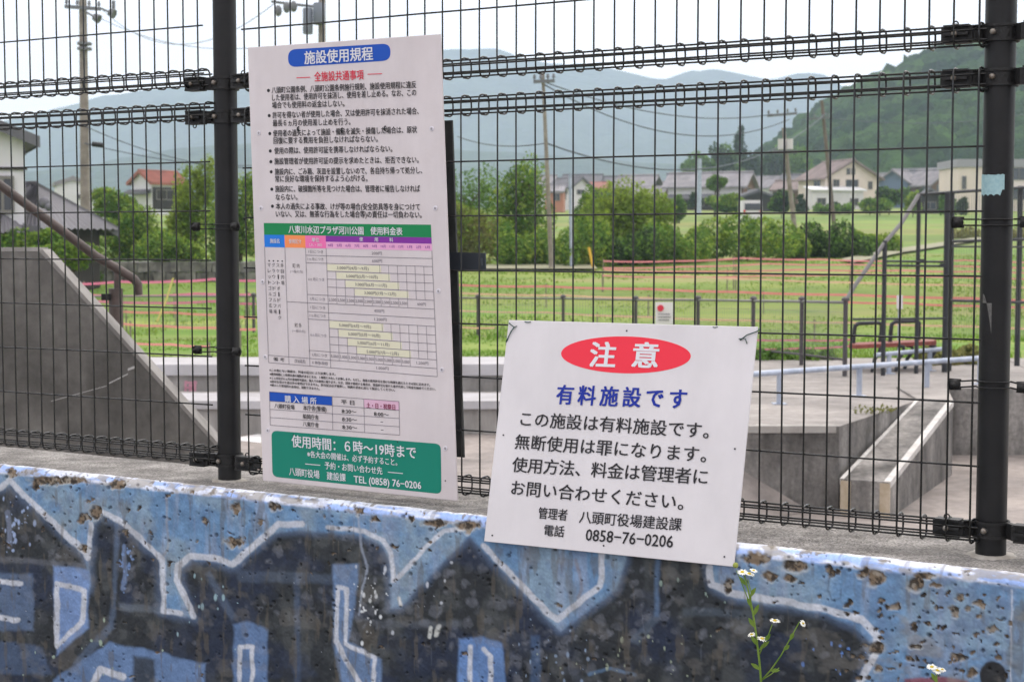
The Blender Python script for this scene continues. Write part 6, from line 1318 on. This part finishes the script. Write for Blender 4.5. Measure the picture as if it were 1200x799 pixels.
# left garden
plant('garden_tree', 'bright green garden tree left of the red tiled house', 'tree', 108, 160, 218, 262, 62, LF_mid, 3000, trunk=.08, seed=70, m2=LF_fresh)
plant('garden_tree', 'tall fresh yellow green tree beside the left post', 'tree', 196, 262, 190, 300, 50, LF_fresh, 5200, trunk=.1, seed=71, lob=13, m2=LF_fresh)
plant('garden_tree', 'light green tree below the red tiled house', 'tree', 118, 200, 244, 322, 47, LF_mid, 5000, trunk=.1, seed=72, lob=12, m2=LF_fresh)
plant('garden_tree', 'green tree half hidden between the left post and the rules board', 'tree', 240, 320, 200, 312, 48, LF_mid, 4600, trunk=.1, seed=73, lob=11, m2=LF_fresh)
plant('garden_tree', 'rounded fresh shrub tree above the stone wall', 'tree', 170, 250, 276, 330, 44, LF_mid, 3800, trunk=.06, seed=74, m2=LF_fresh)
plant('hedge', 'clipped hedge just behind the stone wall at left', 'hedge', 112, 300, 304, 330, 43, LF_mid, 4200, seed=75, shape='hedge', depth=1.4, m2=LF_dark)
for i, (x0, x1, yt, yb) in enumerate(((-20, 32, 274, 300), (28, 80, 272, 296), (22, 72, 288, 312), (60, 108, 284, 312))):
    plant('cloud_pine', ['leftmost clipped pine pad above the ramp wall', 'upper clipped pine pad left of the far left pole', 'lower clipped pine pad behind the ramp corner', 'clipped pine pad nearest the far left pole'][i], 'tree', x0 - 4, x1 + 4, yt - 3, yb + 4, 35.5 - i * .5, LF_mid, 3000, trunk=.05, seed=80 + i, group='clipped garden pines', m2=LF_fresh)
plant('shrub', 'grassy shrub at the foot of the far left pole', 'shrub', 60, 112, 308, 345, 40, LF_mid, 2200, seed=90, shape='hedge', depth=1)
for i, (x0, x1, yt) in enumerate(((330, 420, 205), (410, 500, 196))): plant('garden_tree', ['tree hidden mostly behind the rules board, left half', 'tree hidden mostly behind the rules board, right half'][i], 'tree', x0, x1, yt, 312, 54, LF_mid, 1500, trunk=.1, seed=95 + i, size=.12)
plant('weed_patch', 'dry golden weeds behind the bench at the platform edge', 'weeds', 1075, 1145, 404, 432, 21.2, LF_olive, 1500, size=.05, seed=101, shape='hedge', depth=.5)
plant('weed_patch', 'green weeds by the low fence right of the crooked notice', 'weeds', 885, 975, 410, 426, 22.0, LF_mid, 1500, size=.045, seed=102, shape='hedge', depth=.5)
plant('weed_patch', 'small yellow weeds growing on the platform edge by the ledge', 'weeds', 1004, 1050, 474, 486, 15.0, LF_olive, 260, size=.014, seed=103, shape='hedge', depth=.2)

# grass blades on the near part of the field
n = 110000; r_ = np.random.default_rng(5); Y = 22.4 + (r_.random(n) ** 1.4) * 34; X = (r_.random(n) - .5) * 1.0 * Y * .78; Z = terr(X, Y)
keep = fbm(X * .35 + 30, Y * .5, 7, 4) > .46; X, Y, Z = X[keep], Y[keep], Z[keep]; n = len(X); h = .02 + .07 * r_.random(n) * (fbm(X * .3 + 9, Y * .5, 8, 3) * 1.6); a = r_.random(n) * 6.28; w_ = .008 + .0005 * Y
c = np.stack([X, Y, Z - .02], -1); d = np.stack([np.cos(a), np.sin(a), a * 0], -1) * w_[:, None]; tip = c + np.stack([(r_.random(n) - .5) * .08, (r_.random(n) - .5) * .08, h], -1)
V = np.stack([c - d, c + d, tip], 1).reshape(-1, 3)
np_mesh('grass', V, np.arange(n * 3).reshape(-1, 3), mat('grass_blades', (.13, .27, .022, 1), .7, col2=(.25, .33, .06, 1), scale=.5, island=.25, trans=.4, lo=.4, hi=.65), kind='stuff')

# ------------------------------------------------------------------ haze
b2 = MB(); b2.box((0, 1500, 262), (7600, 3700 + 1000, 2 * 268)); hz = b2.build('haze', (lambda m: m)(bpy.data.materials.new('haze_air')), kind='stuff')
hm = bpy.data.materials['haze_air']; hm.use_nodes = True; hm.node_tree.nodes.clear(); pv_ = hm.node_tree.nodes.new('ShaderNodeVolumePrincipled'); om = hm.node_tree.nodes.new('ShaderNodeOutputMaterial')
pv_.inputs['Color'].default_value = (.66, .80, 1, 1); pv_.inputs['Density'].default_value = .00042; hm.node_tree.links.new(pv_.outputs[0], om.inputs['Volume'])
